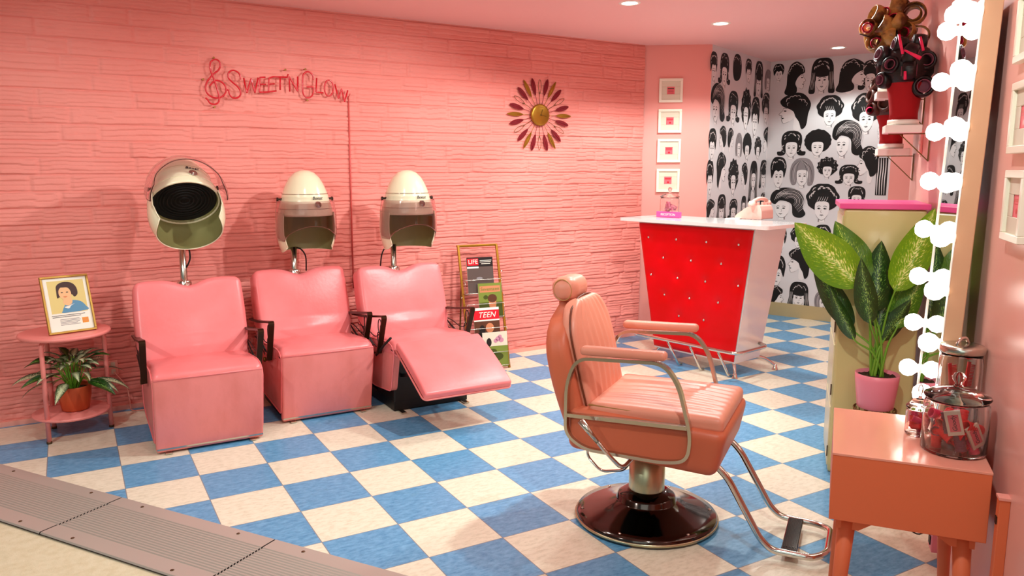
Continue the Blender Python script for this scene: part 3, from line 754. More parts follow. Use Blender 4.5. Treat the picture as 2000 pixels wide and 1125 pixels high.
    # back guard shell, cream outside and olive inside
    g = MB(); a0, a1 = radians(-28), radians(208); nA = 44; vs = []; fs = []; rows = [.125, .09, .05, .0, -.04, -.07, -.09, -.104] if not hood_tilt else [.125, .10, .075, .04, .0, -.03, -.05, -.06]
    def lower(a):   # bottom line rises toward the cheeks
        return 1.
    for side in (0, 1):
        for i, zz in enumerate(rows):
            for k in range(nA+1):
                a = a0+(a1-a0)*k/nA; f = (zz-rows[-1])/(.125-rows[-1])
                r = (.161+.012*sin(pi*min(1, 1-f)*.6)-(.03*(1-f)**3))-(.005 if side else 0)
                edge_ = min(k, nA-k)/nA
                zc = zz+(.03*max(0, (.10-edge_)/.10)**2 if i > 3 else 0)
                vs.append((r*cos(a)*1.04, r*sin(a), zc))
    R = len(rows); Q = nA+1
    for side in (0, 1):
        o_ = side*R*Q
        for i in range(R-1):
            for k in range(nA): q = [o_+i*Q+k, o_+i*Q+k+1, o_+(i+1)*Q+k+1, o_+(i+1)*Q+k]; fs.append(q if side == 0 else q[::-1])
    g.add(vs[:R*Q], [f for f in fs if max(f) < R*Q], 0, True, TH); g.add(vs[R*Q:], [[i-R*Q for i in f] for f in fs if min(f) >= R*Q], 1, True, TH)
    # rims
    g.tube([TH @ V(vs[(R-1)*Q+k]) for k in range(nA+1)], .0035, 6); 
    for kk in (0, nA): g.tube([TH @ V(vs[i*Q+kk]) for i in range(R)], .0035, 6)
    # floor of the bowl at the back with vents
    g.build('back_guard', ['cream_enamel', 'olive_inside'], hob)
    # inner olive lining above rim + dark air grille
    i_ = MB(); i_.lathe([(.154, .112), (.150, .118), (.148, .124)], 48, T=TH); i_.build('inner_rim', 'olive_inside', hob)
    i_ = MB()
    i_.lathe([(.149, .124), (.10, .135), (.06, .142), (.0, .145)], 48, T=TH)
    for rr in (.145, .128, .114, .10, .082, .064, .045, .026): i_.lathe([(rr, .128), (rr-.002, .122), (rr-.006, .128)], 48, T=TH)
    i_.build('air_grille', 'black_rubber', hob)
    # band line, dial emblem and lettering
    e = MB()
    for z_, r_ in ((.150, .1560), (.237, .1345)): e.tube([TH @ V((r_*cos(a), r_*sin(a), z_)) for a in [2*pi*k/48 for k in range(48)]], .0016, 5, True)
    e.build('trim_band', 'chrome_soft' if not hood_tilt else 'cream_enamel', hob)
    TF = TH @ Tr(.035, -.149, .172) @ Rx(radians(82))
    TF = TH @ Rz(radians(14)) @ Tr(0, -.1520, .176) @ Rx(radians(90-13))
    e = MB(); e.lathe([(0, .006), (.007, .006), (.008, .001), (.018, .0025), (.020, 0)], 20, T=TF)
    for k in range(8): a = k*pi/4; e.tube([TF @ V((.010*cos(a), .010*sin(a), .003)), TF @ V((.017*cos(a), .017*sin(a), .003))], .001, 5)
    e.build('dial', 'chrome_soft', hob)
    e = MB(); text_mb(e, 'Bonat', .027, TH @ Rz(radians(14)) @ Tr(0, -.1425, .213) @ Rx(radians(90-17)), 0, .001, .35); e.build('lettering', 'ink_dark', hob)
    # side pivots and knobs
    for sx in (-1, 1):
        k = MB(); k.lathe([(0, .03), (.011, .03), (.012, .02), (.007, .018), (.007, .0), (.012, -.004)], 14, T=TH @ Tr(sx*.138, 0, .205) @ Ry(sx*pi/2)); k.build('knob', 'dark_chrome', hob)
    # visor
    vis = MB(); b0, b1 = radians(180), radians(360); n = 40; vv = []; fz = 13
    tv = TH
    if hood == 'open': tv = TH @ Tr(0, 0, .205) @ Rx(radians(-36)) @ Tr(0, 0, -.205)
    def vpt(k, j, off):
        a = b0+(b1-b0)*k/n; f = j/fz
        top = .195+.028*sin(pi*k/n)*0; bot = -.04 if False else -.035+.085*max(0, sin(pi*(k/n-.16)/.68))**.7 if .16 < k/n < .84 else -.035
        zz = top*(1-f)+bot*f; rr = .174-.012*max(0, (zz-.12)/.08)+off
        rr -= .012*max(0, (-zz)/.04)
        return (rr*cos(a)*1.03, rr*sin(a)*1.02, zz)
    for off in (0, -.0022):
        vv = [vpt(k, j, off) for j in range(fz+1) for k in range(n+1)]; Q2 = n+1
        fcs = [[j*Q2+k, (j+1)*Q2+k, (j+1)*Q2+k+1, j*Q2+k+1] for j in range(fz) for k in range(n)]
        if off: fcs = [f[::-1] for f in fcs]
        vis.add(vv, fcs, 0, True, tv)
    visor = vis.build('visor', 'smoke_visor', hob)
    r = MB(); r.tube([tv @ V(vpt(k, fz, -.001)) for k in range(n+1)], .003, 6); r.tube([tv @ V(vpt(k, 0, -.001)) for k in range(n+1)], .002, 6)
    for kk in (0, n): r.tube([tv @ V(vpt(kk, j, -.001)) for j in range(fz+1)], .0022, 6)
    r.build('visor_rim', 'clear_plastic', visor)
    # wiring loop between hood and chair
    c = MB(); s_ = cord
    c.tube(curve([(px+s_*.02, py+.005, .91), (px+s_*.05, py+.01, .895), (px+s_*.075, py+.01, .85), (px+s_*.08, py+.03, .76)] if not hood_tilt else
                 [(px+.02, py-.05, 1.03), (px+.03, py-.03, .97), (px+.035, py-.02, .90), (px+.015, py-.012, .85)], 6), .0045, 8)
    c.build('power_cord', 'black', t)
    if hood_tilt:
        c = MB(); c.box((px, py-.0, 1.0), (.036, .04, .075), bevel=.004); c.build('hood_bracket', 'cream_enamel', t)
    return t
dryer_chair('pink vinyl dryer chair beside the round side table, hood tilted back showing its black inside', .72, -.245, hood_tilt=42, hood='open')
dryer_chair('middle pink vinyl dryer chair with upright cream egg-shaped hood and closed leg rest', 1.372, -.068)
dryer_chair('pink vinyl dryer chair next to the magazine rack with its leg rest swung up', 1.963, -.215, opened=True, cord=-1)

# ------------------------------------------------------------------ side table, portrait, plant
tb = thing('side_table', 'small pink two-tier side table with round top by the brick wall', 'side table', (.115, .335, 0))
a = MB(); a.lathe([(0, .535), (.208, .535), (.213, .539), (.215, .546), (.212, .553), (.205, .555), (0, .552)], 56); a.build('tabletop', 'table_pink', tb)
a = MB(); a.lathe([(0, .113), (.178, .113), (.182, .118), (.182, .126), (.176, .128), (0, .125)], 48); a.build('lower_shelf', 'table_pink', tb)
for ang in (-127, 5, 120):
    x, y = .178*cos(radians(ang)), .155*sin(radians(ang)); a = MB()
    a.tube(fillet([(x*.6, y*.6, .526), (x, y, .526), (x*1.02, y*1.02, 0)], .04), .0115, 12); lg = a.build('leg', 'table_pink', tb)
    a = MB(); a.lathe([(0, 0), (.013, 0), (.013, .012), (.0, .012)], 12, (x*1.02, y*1.02, 0)); a.build('foot_cap', 'hinge_dark', lg)
# framed portrait leaning back
fr = thing('framed_portrait', 'gold framed printed portrait of a dark haired woman in blue, on the pink side table', 'framed picture', (.153, .262, .5545), radians(16))
TL = Rx(radians(72)); Wf, Hf = .225, .30
a = MB()
def frame_ring(mb, w, h, b, d, T, mi=0):
    for (x0, y0, x1, y1) in ((-w/2, 0, w/2, b), (-w/2, h-b, w/2, h), (-w/2, b, -w/2+b, h-b), (w/2-b, b, w/2, h-b)):
        mb.box(((x0+x1)/2, (y0+y1)/2, d/2), (x1-x0, y1-y0, d), T, mi, bevel=.0015, seg=1)
frame_ring(a, Wf, Hf, .011, .016, TL); a.build('frame', 'gold', fr)
a = MB(); a.box((0, Hf/2, .004), (Wf-.016, Hf-.016, .006), TL, 0)
def pl(pts, z, mi, n=5): a.flat([(p.x, p.y) for p in curve(pts, n, True)] if n else pts, z, mi, TL)
a.flat([(-.082, .105), (.088, .105), (.088, .275), (-.082, .275)], .0074, 1, TL)
pl([(-.03, .118), (-.012, .15), (.02, .168), (.06, .158), (.082, .13), (.085, .11), (-.025, .106)], .0078, 4)
pl([(-.012, .19), (-.02, .17), (-.02, .152), (.0, .142), (.02, .155), (.018, .18)], .0081, 2)
pl([(-.045, .215), (-.04, .25), (-.01, .266), (.03, .26), (.05, .235), (.052, .20), (.035, .185), (.02, .2), (-.03, .19), (-.045, .185)], .0084, 3)
pl([(-.033, .225), (-.035, .2), (-.022, .178), (.0, .172), (.018, .185), (.022, .21), (.01, .235), (-.018, .24)], .0087, 2)
pl([(-.036, .24), (-.01, .252), (.02, .245), (.028, .215), (.01, .235), (-.015, .238)], .0089, 3)
for sx in (-1, 1): pl([(-.008+sx*.012-.006, .212), (-.008+sx*.012, .215), (-.008+sx*.012+.006, .212), (-.008+sx*.012, .209)], .0091, 3, 2)
pl([(-.018, .19), (-.008, .193), (.003, .191), (-.008, .184)], .0091, 5, 3)
pl([(-.02, .135), (0, .14), (.03, .15), (.012, .14), (.0, .126)], .0083, 0, 3)
for k, (x0, x1, yy) in enumerate([(-.085, .07, .094), (-.082, .05, .086), (-.05, .04, .072), (-.05, .045, .065), (-.05, .04, .058), (-.05, .03, .051), (-.05, .042, .044)]):
    a.flat([(x0, yy-.0014), (x1, yy-.0014), (x1, yy+.0012), (x0, yy+.0012)], .0076, 6 if k < 2 else 7, TL)
a.flat([(.052, .044), (.082, .044), (.082, .072), (.052, .072)], .0077, 8, TL)
for k in range(3): a.flat([(.056+.009*k, .048), (.061+.009*k, .048), (.061+.009*k, .068), (.056+.009*k, .068)], .0079, 5, TL)
a.build('picture', ['paper_white', 'portrait_yellow', 'portrait_skin', 'portrait_hair', 'portrait_blue', 'portrait_cheek', 'ink_dark', 'ink_grey', 'portrait_orange'], fr)
a = MB(); a.bar([(0, .085, .003), (0, .06, .15)], .04, .004, (1, 0, 0)); a.build('easel_back', 'black', fr)

def leaf(mb, uvs, base, tip, width, droop=.25, cup=.25, n=12, sidev=None, roll=0., curl=.0, wavy=.0):
    """blade from base to tip; returns nothing, appends verts + uv"""
    base, tip = V(base), V(tip); ax = tip-base; L = ax.length; a = ax.normalized()
    side = (V(sidev) if sidev is not None else a.cross(V((0, 0, 1)))); side = (side-a*side.dot(a)).normalized()
    side = Matrix.Rotation(roll, 4, a) @ side; nrm = side.cross(a).normalized()
    nv = 8; vs = []
    for i in range(n+1):
        t = i/n; w = width*.5*(sin(pi*min(1, t**.72))**.8)*(1-.15*t) if 0 < t < 1 else .0005
        c = base+a*L*t+nrm*(droop*L*(sin(pi*t*.5)-t)*1.0+curl*L*t*t)
        for j in range(nv+1):
            s = -1+2*j/nv
            vs.append(c+side*w*s+nrm*(cup*w*(abs(s)**1.4)+wavy*w*sin(t*19+s*3)*abs(s))); uvs.append((t, (s+1)/2))
    fs = [[i*(nv+1)+j, i*(nv+1)+j+1, (i+1)*(nv+1)+j+1, (i+1)*(nv+1)+j] for i in range(n) for j in range(nv)]
    mb.add(vs, fs, 0, True)
pp = thing('potted_plant', 'bushy dark green striped plant in a terracotta pot under the side table top', 'potted plant', (.135, .345, .1285))
a = MB(); a.lathe([(0, 0), (.062, 0), (.066, .006), (.078, .07), (.082, .125), (.082, .13), (.075, .13), (.073, .11), (0, .11)], 36); a.build('pot', 'terracotta', pp)
a = MB(); a.lathe([(0, .113), (.073, .11)], 20); a.build('soil', 'soil', pp)
rs = random.Random(12)
for k in range(58):
    if k < 18: ang = radians(-150+k*20+rs.uniform(-8, 8)); rr = rs.uniform(.22, .29); zt = rs.uniform(.08, .22)
    elif k < 38: ang = radians(k*47); rr = rs.uniform(.16, .24); zt = rs.uniform(.2, .30)
    else: ang = radians(k*67); rr = rs.uniform(.05, .16); zt = rs.uniform(.24, .345)
    if 20 < (math.degrees(ang) % 360) < 160: rr *= .7
    tx, ty = rr*cos(ang), rr*sin(ang)
    kx = .45; b0_ = (tx*kx*.8, ty*kx*.8, .13+(zt-.13)*.55+.05)
    a = MB(); uv = []; leaf(a, uv, b0_, (tx, ty, zt), rs.uniform(.045, .065), droop=.5, cup=.3, n=10, roll=rs.uniform(-.4, .4))
    lf = a.build('leaf', 'leaf_stripe' if k % 5 else 'leaf_dark', pp, uvs=uv)
    a = MB(); a.tube(curve([(tx*.06, ty*.06, .11), (tx*.2, ty*.2, .17), b0_], 4), .0022, 5); a.build('stem', 'stem_green', lf)

# wall socket and loose cord behind the table
so = tag(MB().build('x', 'white_paint'), '', '') if False else None
def wallpt(x, z, off): # on brick wall by world x
    t_ = (x-BA.x)/BD.x; p = BA+BD*t_+BN*off; return V((p.x, p.y, z))
def wall_T(x, z, off): p = wallpt(x, z, off); return basis(BD, V((0, 0, 1)), BN, p)
ot = thing('power_outlet', 'small pink painted power outlet on the brick wall right of the side table', 'power outlet', wallpt(.335, .255, .008), atan2(BD.y, BD.x))
a = MB(); a.box((0, -.004, 0), (.05, .008, .085), bevel=.002); op = a.build('cover_plate', 'pink_light', ot)
a = MB()
for zz in (-.02, .02):
    a.box((0, -.0085, zz), (.022, .003, .026), bevel=.001)
a.build('socket', 'mat_board', ot)
a = MB(); a.tube(curve([(.335, .66-.02, .235), (.36, .63, .20), (.395, .625, .14), (.405, .62, .06), (.41, .60, .008), (.47, .57, .006), (.55, .60, .006)], 6), .003, 6)
tag(a.build('loose_cord', 'pink_light'), 'thin pink cord hanging from the outlet to the floor beside the first dryer chair', 'cord')

# ------------------------------------------------------------------ neon sign
PB = wallpt(1.3, 0, .045); s_ = 6.25
def nz(pts, close=False):
    return [on_plane(380+x/s_, 90+y/s_, PB, BN) for x, y in pts]
ns = thing('neon_sign', 'red tube script sign reading Sweet n Glow with a treble clef on the brick wall', 'neon sign', nz([(1000, 500)])[0])
NO = ns.location.copy()
def nb(name, paths, r=.0048):
    a = MB()
    for p in paths: a.tube([q-NO for q in p], r, 8)
    return a.build(name, 'neon_red', ns)
def cv(pts, n=6): return [q for q in curve(nz(pts), n)]
def pl_(pts, r=.006): return fillet(nz(pts), r)
nb('treble_clef', [cv([(185, 488), (215, 450), (265, 420), (330, 440), (378, 495), (382, 555), (345, 610), (280, 635), (200, 615), (148, 565), (135, 495), (160, 425), (220, 350), (285, 300), (312, 250), (303, 190), (255, 163), (205, 185), (188, 240), (200, 310), (235, 400), (268, 500), (295, 600), (296, 675), (255, 710), (195, 700), (160, 655), (132, 632)])])
L_ = [('S', [cv([(560, 408), (550, 345), (500, 303), (450, 300), (412, 335), (415, 390), (460, 440), (520, 490), (560, 550), (555, 605), (510, 635), (455, 625), (425, 580), (415, 540), (385, 535)])]),
 ('W', [pl_([(600, 388), (638, 572), (690, 395), (737, 570), (775, 385)])]),
 ('E', [pl_([(865, 380), (795, 384), (790, 562), (905, 560)]), pl_([(795, 468), (868, 466)])]),
 ('E', [pl_([(1120, 380), (960, 374), (908, 392), (902, 558), (1000, 548)]), pl_([(902, 465), (975, 462)])]),
 ('T', [pl_([(1045, 380), (1045, 537)])]), ('apostrophe', [pl_([(1143, 343), (1128, 388)])]),
 ('N', [pl_([(1162, 556), (1155, 372), (1258, 552), (1258, 372)])]),
 ('G', [cv([(1448, 412), (1440, 350), (1385, 313), (1335, 338), (1320, 400), (1322, 560), (1350, 615), (1388, 630), (1430, 610), (1450, 560), (1450, 508), (1412, 498), (1368, 500)])]),
 ('L', [pl_([(1490, 390), (1483, 562), (1572, 572)])]),
 ('O', [cv([(1640+54*cos(a), 512-97*sin(a)) for a in [2*pi*k/12+1.5 for k in range(13)]])]),
 ('W', [pl_([(1712, 465), (1757, 642), (1795, 520), (1832, 680), (1870, 540)])])]
for nm, p in L_: nb('letter_'+nm.lower() if nm != 'apostrophe' else 'apostrophe', p)
for x, y in ((235, 140), (105, 405), (245, 745), (1355, 280), (1380, 662), (1110, 288)):
    q = nz([(x, y)])[0]-NO; a = MB(); a.lathe([(0, .0), (.006, 0), (.006, .003), (.0035, .004), (.0035, .045), (0, .045)], 10, T=basis(BD, V((0, 0, 1)), -BN, q)); a.build('standoff_pin', 'gold', ns)
a = MB(); pA = wallpt(1.797, 1.84, .012); pB = wallpt(1.790, .60, .016)
a.tube([pA, wallpt(1.794, 1.3, .014), pB], .0055, 8); a.tube([wallpt(1.797, 1.84, .012), wallpt(1.797, 1.86, .045)], .003, 6)
tag(a.build('power_conduit', 'conduit_red'), 'thin vertical red conduit running down the brick wall from the neon sign', 'conduit')

# ------------------------------------------------------------------ sunburst clock
ck = thing('sunburst_clock', 'sunburst wall clock with gold face and alternating red and gold leaf rays', 'wall clock', wallpt(3.265, 1.779, .012), atan2(BD.y, BD.x))
TK = Rx(pi/2)
a = MB(); a.lathe([(0, .026), (.068, .026), (.078, .022), (.08, .014), (.078, 0), (.0, 0)], 40, T=TK); a.build('clock_face', 'brass', ck)
a = MB(); a.flat([(-.024, .0535), (.024, .0535), (.024, .057), (-.024, .057)], .0268, 0, TK); a.build('dial_mark', 'gold', ck)
a = MB(); a.prism([(-.003, 0), (.003, 0), (.016, .038), (.012, .04)], .001, 0, TK @ Tr(0, 0, .027)); a.prism([(0, .002), (.0, -.002), (.045, -.012), (.046, -.009)], .001, 0, TK @ Tr(0, 0, .028)); a.lathe([(0, .032), (.006, .031), (.006, .026)], 12, T=TK); a.build('clock_hands', 'brass_dark', ck)
for k in range(24):
    an = k*pi/12; typ = 'RGRW'[(k+1) % 4]; typ = {0: 'G', 1: 'R', 2: 'W', 3: 'R'}[k % 4]
    T = TK @ Rz(an) @ Tr(0, 0, .008); a = MB(); L1 = {'G': .285, 'R': .27, 'W': .255}[typ]
    a.tube([T @ V((.06, 0, 0)), T @ V((.17, 0, 0))], .0018, 6)
    if typ == 'W':
        ol = curve([(.15, 0, 0), (.2, .013, 0), (.235, .010, 0), (L1, 0, 0), (.235, -.010, 0), (.2, -.013, 0)], 5, True); a.tube([T @ q for q in ol], .0017, 6, True); a.build('ray', 'brass_dark', ck)
    else:
        w = .016 if typ == 'R' else .014
        ol = curve([(.145, 0), (.19, w), (.24, w*.95), (L1, 0), (.24, -w*.95), (.19, -w)], 5, True)
        a.prism([(q.x, q.y) for q in ol], .003, 0, T); a.tube([T @ V((.15, 0, .004)), T @ V((L1-.01, 0, .004))], .0018, 5)
        a.build('ray', 'mag_dark_red' if typ == 'R' and 'mag_dark_red' in M else ('brass' if typ == 'G' else 'ray_red') if 'ray_red' in M else 'brass', ck)

# ------------------------------------------------------------------ magazine rack
mr = thing('magazine_rack', 'leaning brass magazine rack with wire pockets against the brick wall', 'magazine rack', (2.655, .395, 0), radians(-6))
def RK(x, z, off=0.): return V((x, .235*z/.85-off, z))        # point on the sloping front plane
a = MB()
for sx in (-1, 1): a.box((0, 0, 0), (.016, .016, .88), Tr(sx*.145, .1175, .425) @ Rx(radians(-15.45)), bevel=.002)
a.box((sx*0, .243, .848), (.306, .016, .016), bevel=.002); a.build('front_frame', 'brass', mr)
for sx in (-1, 1):
    a = MB(); a.tube([(sx*.145, .24, .0), (sx*.145, .17, .60)], .006, 8); a.build('rear_leg', 'brass_dark', mr)
pk = [.03, .195, .36, .525]
for z0 in pk:
    a = MB()
    for h_, d_ in ((0, .03), (.095, .05)):
        p = [RK(-.145, z0+h_), RK(-.14, z0+h_, d_), RK(.14, z0+h_, d_), RK(.145, z0+h_)]
        a.tube(fillet(p, .012), .0024, 6)
    for sx in (-1, 1): a.tube([RK(sx*.138, z0+.095, .05), RK(sx*.138, z0, .03), RK(sx*.138, z0, .0)], .0018, 6)
    for sx in (-1, 1): a.tube([RK(sx*.145, z0+.155, -.004), RK(sx*.165, z0+.135, .02)], .002, 5)
    a.tube([RK(-.145, z0+.15), RK(.145, z0+.15)], .002, 6)
    a.build('wire_pocket', 'chrome_soft', mr)
MRT = Tr(2.655, .395, 0) @ Rz(radians(-6))
def magazine(label, x, z0, w, h, cols, deco, tilt=0.):
    P = MRT @ RK(x, z0+.006, .016); o = thing('magazine', label, 'magazine', P, radians(-6), 'magazines in the wire rack')
    T = Rx(radians(90-9.5)) @ Rz(tilt)
    a = MB(); a.box((0, h/2, -.002), (w, h, .006), T, 0); a.build('pages', 'paper_white', o)
    a = MB(); a.flat([(-w/2, 0), (w/2, 0), (w/2, h), (-w/2, h)], .0014, 0, T); a.flat([(-w/2, 0), (-w/2, h), (w/2, h), (w/2, 0)], -.0056, 0, T @ Matrix.Diagonal((1, 1, 1, 1)))
    for (x0, y0, x1, y1, mi) in deco.get('rects', []): a.flat([(x0*w-w/2, y0*h), (x1*w-w/2, y0*h), (x1*w-w/2, y1*h), (x0*w-w/2, y1*h)], .0017+.0001*mi, mi, T)
    for (cx, cy, rx, ry, mi) in deco.get('ovals', []): a.flat([(cx*w-w/2+rx*w*cos(2*pi*k/16), cy*h+ry*h*sin(2*pi*k/16)) for k in range(16)], .0026+.0001*mi, mi, T)
    for (tx, x_, y_, sz, mi, shr) in deco.get('text', []): text_mb(a, tx, sz, T @ Tr(x_*w-w/2, y_*h, .0036), mi, .0001, shr)
    a.build('cover', cols, o); return o
magazine('LIFE magazine with dark cover in the top pocket of the rack', -.01, .515, .195, .255, ['mag_grey', 'mag_black', 'mag_red', 'paper_white', 'ink_grey'],
   {'rects': [(0, .74, 1, 1, 1), (.02, .78, .44, .97, 2), (.5, .9, .95, .915, 3), (.5, .86, .93, .872, 3), (.55, .81, .9, .822, 3), (0, .70, .44, .745, 3)], 'ovals': [(.45, .42, .12, .04, 4)], 'text': [('LIFE', .235, .875, .042, 3, 0)]})
magazine('green covered magazine with orange title in the second pocket of the rack', .045, .345, .175, .245, ['mag_green', 'mag_orange', 'mag_green_dark', 'mag_brown'],
   {'rects': [(.06, .74, .94, .92, 1), (0, 0, 1, .45, 2)], 'ovals': [(.58, .42, .16, .2, 1), (.58, .56, .2, .12, 3), (.3, .6, .1, .06, 2)], 'text': [('Seventeen', .5, .83, .034, 0, 0)]})
magazine('TEEN magazine with red band cover in the third pocket of the rack', .0, .18, .19, .245, ['mag_brown', 'mag_red', 'paper_white', 'mag_black', 'mag_orange'],
   {'rects': [(0, .66, 1, .95, 1), (0, .93, 1, 1, 2), (0, .62, 1, .66, 2), (0, 0, 1, .3, 3)], 'ovals': [(.6, .42, .16, .14, 4), (.3, .35, .12, .16, 3)], 'text': [('TEEN', .5, .79, .055, 2, .3)]})
magazine('pale magazine with pink flowers and green lower half in the bottom pocket of the rack', .045, .012, .185, .245, ['mag_green', 'mat_board', 'mag_pink', 'mag_green_dark', 'mag_black'],
   {'rects': [(0, .6, 1, 1, 1)], 'ovals': [(.62, .8, .1, .07, 2), (.75, .76, .1, .07, 2), (.52, .75, .08, .06, 2), (.7, .86, .08, .05, 2), (.25, .72, .1, .12, 4), (.5, .3, .3, .12, 3), (.35, .45, .2, .08, 3)]})

# ------------------------------------------------------------------ reception desk
DR = radians(-78.5); dk = thing('reception_desk', 'red tufted reception desk with tapered white body and pale counter top', 'reception desk', (3.9, -.28, 0), DR)
DT = Tr(3.9, -.28, 0) @ Rz(DR)
xb, xt, yb0, yb1, yt0, yt1, zb, zt = .338, .475, .0, .30, -.045, .33, .1, 1.012
def bodyface(u, w):     # front face: u -1..1, w 0..1
    return V(((xb+(xt-xb)*w)*u, yb0+(yt0-yb0)*w, zb+(zt-zb)*w))
a = MB(); P = [(-xb, yb0, zb), (xb, yb0, zb), (xb, yb1, zb), (-xb, yb1, zb), (-xt, yt0, zt), (xt, yt0, zt), (xt, yt1, zt), (-xt, yt1, zt)]
a.add(P, [[0, 1, 5, 4], [1, 2, 6, 5], [2, 3, 7, 6], [3, 0, 4, 7], [4, 5, 6, 7], [3, 2, 1, 0]]); a.build('body', 'desk_white', dk)
a = MB(); nU, nW = 60, 60; btn = []
for r_, (w_, us) in enumerate([(.88, (-.83, -.30, .24, .78)), (.73, (-.57, -.03, .52)), (.585, (-.86, -.30, .25, .86)), (.44, (-.60, -.06, .52)), (.29, (-.88, -.32, .25, .9)), (.14, (-.6, .0, .55))]):
    if r_ == 4: us = (-.30, .25)
    if r_ == 5: us = ()
    btn += [(u_, w_) for u_ in us]
vs = []
for j in range(nW+1):
    for i in range(nU+1):
        u = -.985+1.97*i/nU; w = .012+.976*j/nW; p = bodyface(u, w); e = min(1, min(1-abs(u), .5)/.03, min(w-.01, .99-w)/.02+.2)
        d = .016*max(0, min(1, e))
        for bu, bw in btn: d -= .010*math.exp(-(((u-bu)*.42)**2+((w-bw)*.9)**2)/.0009)
        vs.append(p+V((0, -d, 0)))
a.add(vs, [[j*(nU+1)+i, j*(nU+1)+i+1, (j+1)*(nU+1)+i+1, (j+1)*(nU+1)+i] for j in range(nW) for i in range(nU)], 0, True); fp_ = a.build('tufted_front', 'desk_red', dk)
for bu, bw in btn:
    p = bodyface(bu, bw)+V((0, -.010, 0)); a = MB(); a.lathe([(0, .005), (.005, .004), (.008, 0)], 12, T=Tr(p) @ Rx(pi/2)); a.build('button', 'chrome', fp_)
a = MB(); ct = [(-.60, -.12), (.60, -.12), (.60, .37), (-.60, .37)]; ct = [(p.x, p.y) for p in fillet([(x, y, 0) for x, y in ct], .025, 4, True)]
a.prism(ct, .022, 0, Tr(0, 0, 1.014), 1); a.build('counter_top', ['marble_top', 'desk_white'], dk)
for sx, sy in ((-1, 0), (1, 0), (-1, 1), (1, 1)):
    y0 = yb0+.04 if sy == 0 else yb1-.02; dy = -.04 if sy == 0 else .13; dx = .045 if sy == 0 else .10
    a = MB(); x0 = sx*(xb-.04); a.tube(curve([(x0, y0, zb+.002), (x0+sx*dx*.5, y0+dy*.5, .085), (x0+sx*dx, y0+dy, .03)], 5), [.013, .013, .0125, .012, .012, .0115, .011, .011, .0105, .010, .010], 12)
    a.lathe([(0, .04), (.010, .038), (.013, .025), (.022, .004), (.022, 0), (0, 0)], 18, (x0+sx*dx, y0+dy, 0)); a.build('leg', 'chrome', dk)
a = MB(); rz_ = .205; pr = fillet([(-xb-.02, .26, rz_), (-xb-.10, .22, rz_), (-xb-.10, -.13, rz_), (xb+.10, -.13, rz_), (xb+.10, .22, rz_), (xb+.02, .26, rz_)], .06, 6)
a.tube(pr, .0125, 12); rl = a.build('foot_rail', 'chrome', dk)
for sx in (-.42, .2, .95):
    a = MB(); a.tube([(sx*.3, -.13, rz_), (sx*.3+.02, -.02, .02), (sx*.3+.02, .02, 0.012)], .009, 10); a.build('rail_strut', 'chrome', rl)

ZC = 1.0365
def desk_pt(x, y, z=0): return DT @ V((x, y, ZC+z))
def on_counter(px, py): return on_plane(px, py, (0, 0, ZC), (0, 0, 1))
def jar(name, label, cat, P, R, Hb, lid='knob', group=None, glass='glass'):
    t = thing(name, label, cat, P, 0, group); g = MB(); th = .0035
    g.lathe([(0, 0), (R*.94, 0), (R, .006), (R, Hb*.86), (R*.97, Hb*.93), (R*.93, Hb*.96), (R*.95, Hb), (R*.95-th, Hb), (R*.93-th, Hb*.96), (R*.97-th, Hb*.92), (R-th, Hb*.86), (R-th, .011), (R*.9, .007), (0, .007)], 44)
    g.build('glass_body', glass, t)
    g = MB()
    if lid == 'knob':
        g.lathe([(0, Hb+.002), (R*.99, Hb+.002), (R*1.02, Hb+.007), (R*.98, Hb+.012), (R*.55, Hb+.028), (R*.16, Hb+.034), (R*.10, Hb+.042), (R*.2, Hb+.056), (R*.22, Hb+.064), (R*.12, Hb+.074), (0, Hb+.077)], 44); g.build('lid', 'lid_glass', t)
    else:
        g.lathe([(0, Hb+.002), (R*1.03, Hb+.002), (R*1.05, Hb+.006), (R*1.05, Hb+.018), (R*.95, Hb+.024), (R*.5, Hb+.026), (0, Hb+.026)], 44); o = g.build('lid', 'chrome_soft', t)
        h = MB(); h.tube(fillet([(-R*.5, 0, Hb+.024), (-R*.25, 0, Hb+.045), (R*.25, 0, Hb+.045), (R*.5, 0, Hb+.024)], .02), .005, 8); h.build('lid_handle', 'chrome', o)
    return t
def curler_mesh(L, R, m, name='hair_curler', brist=True):
    a = MB(); n = 12; prof = [(R, -L/2), (R*1.06, -L/2+.003), (R*.97, -L/2+.006)]
    k = 7
    for i in range(k): z0 = -L/2+.008+(L-.016)*i/k; prof += [(R*.9, z0), (R*1.05, z0+(L-.016)/k*.5), (R*.9, z0+(L-.016)/k*.98)]
    prof += [(R*.97, L/2-.006), (R*1.06, L/2-.003), (R, L/2), (R*.8, L/2), (R*.78, 0), (R*.8, -L/2), (R, -L/2)]
    a.lathe(prof, 14); return a
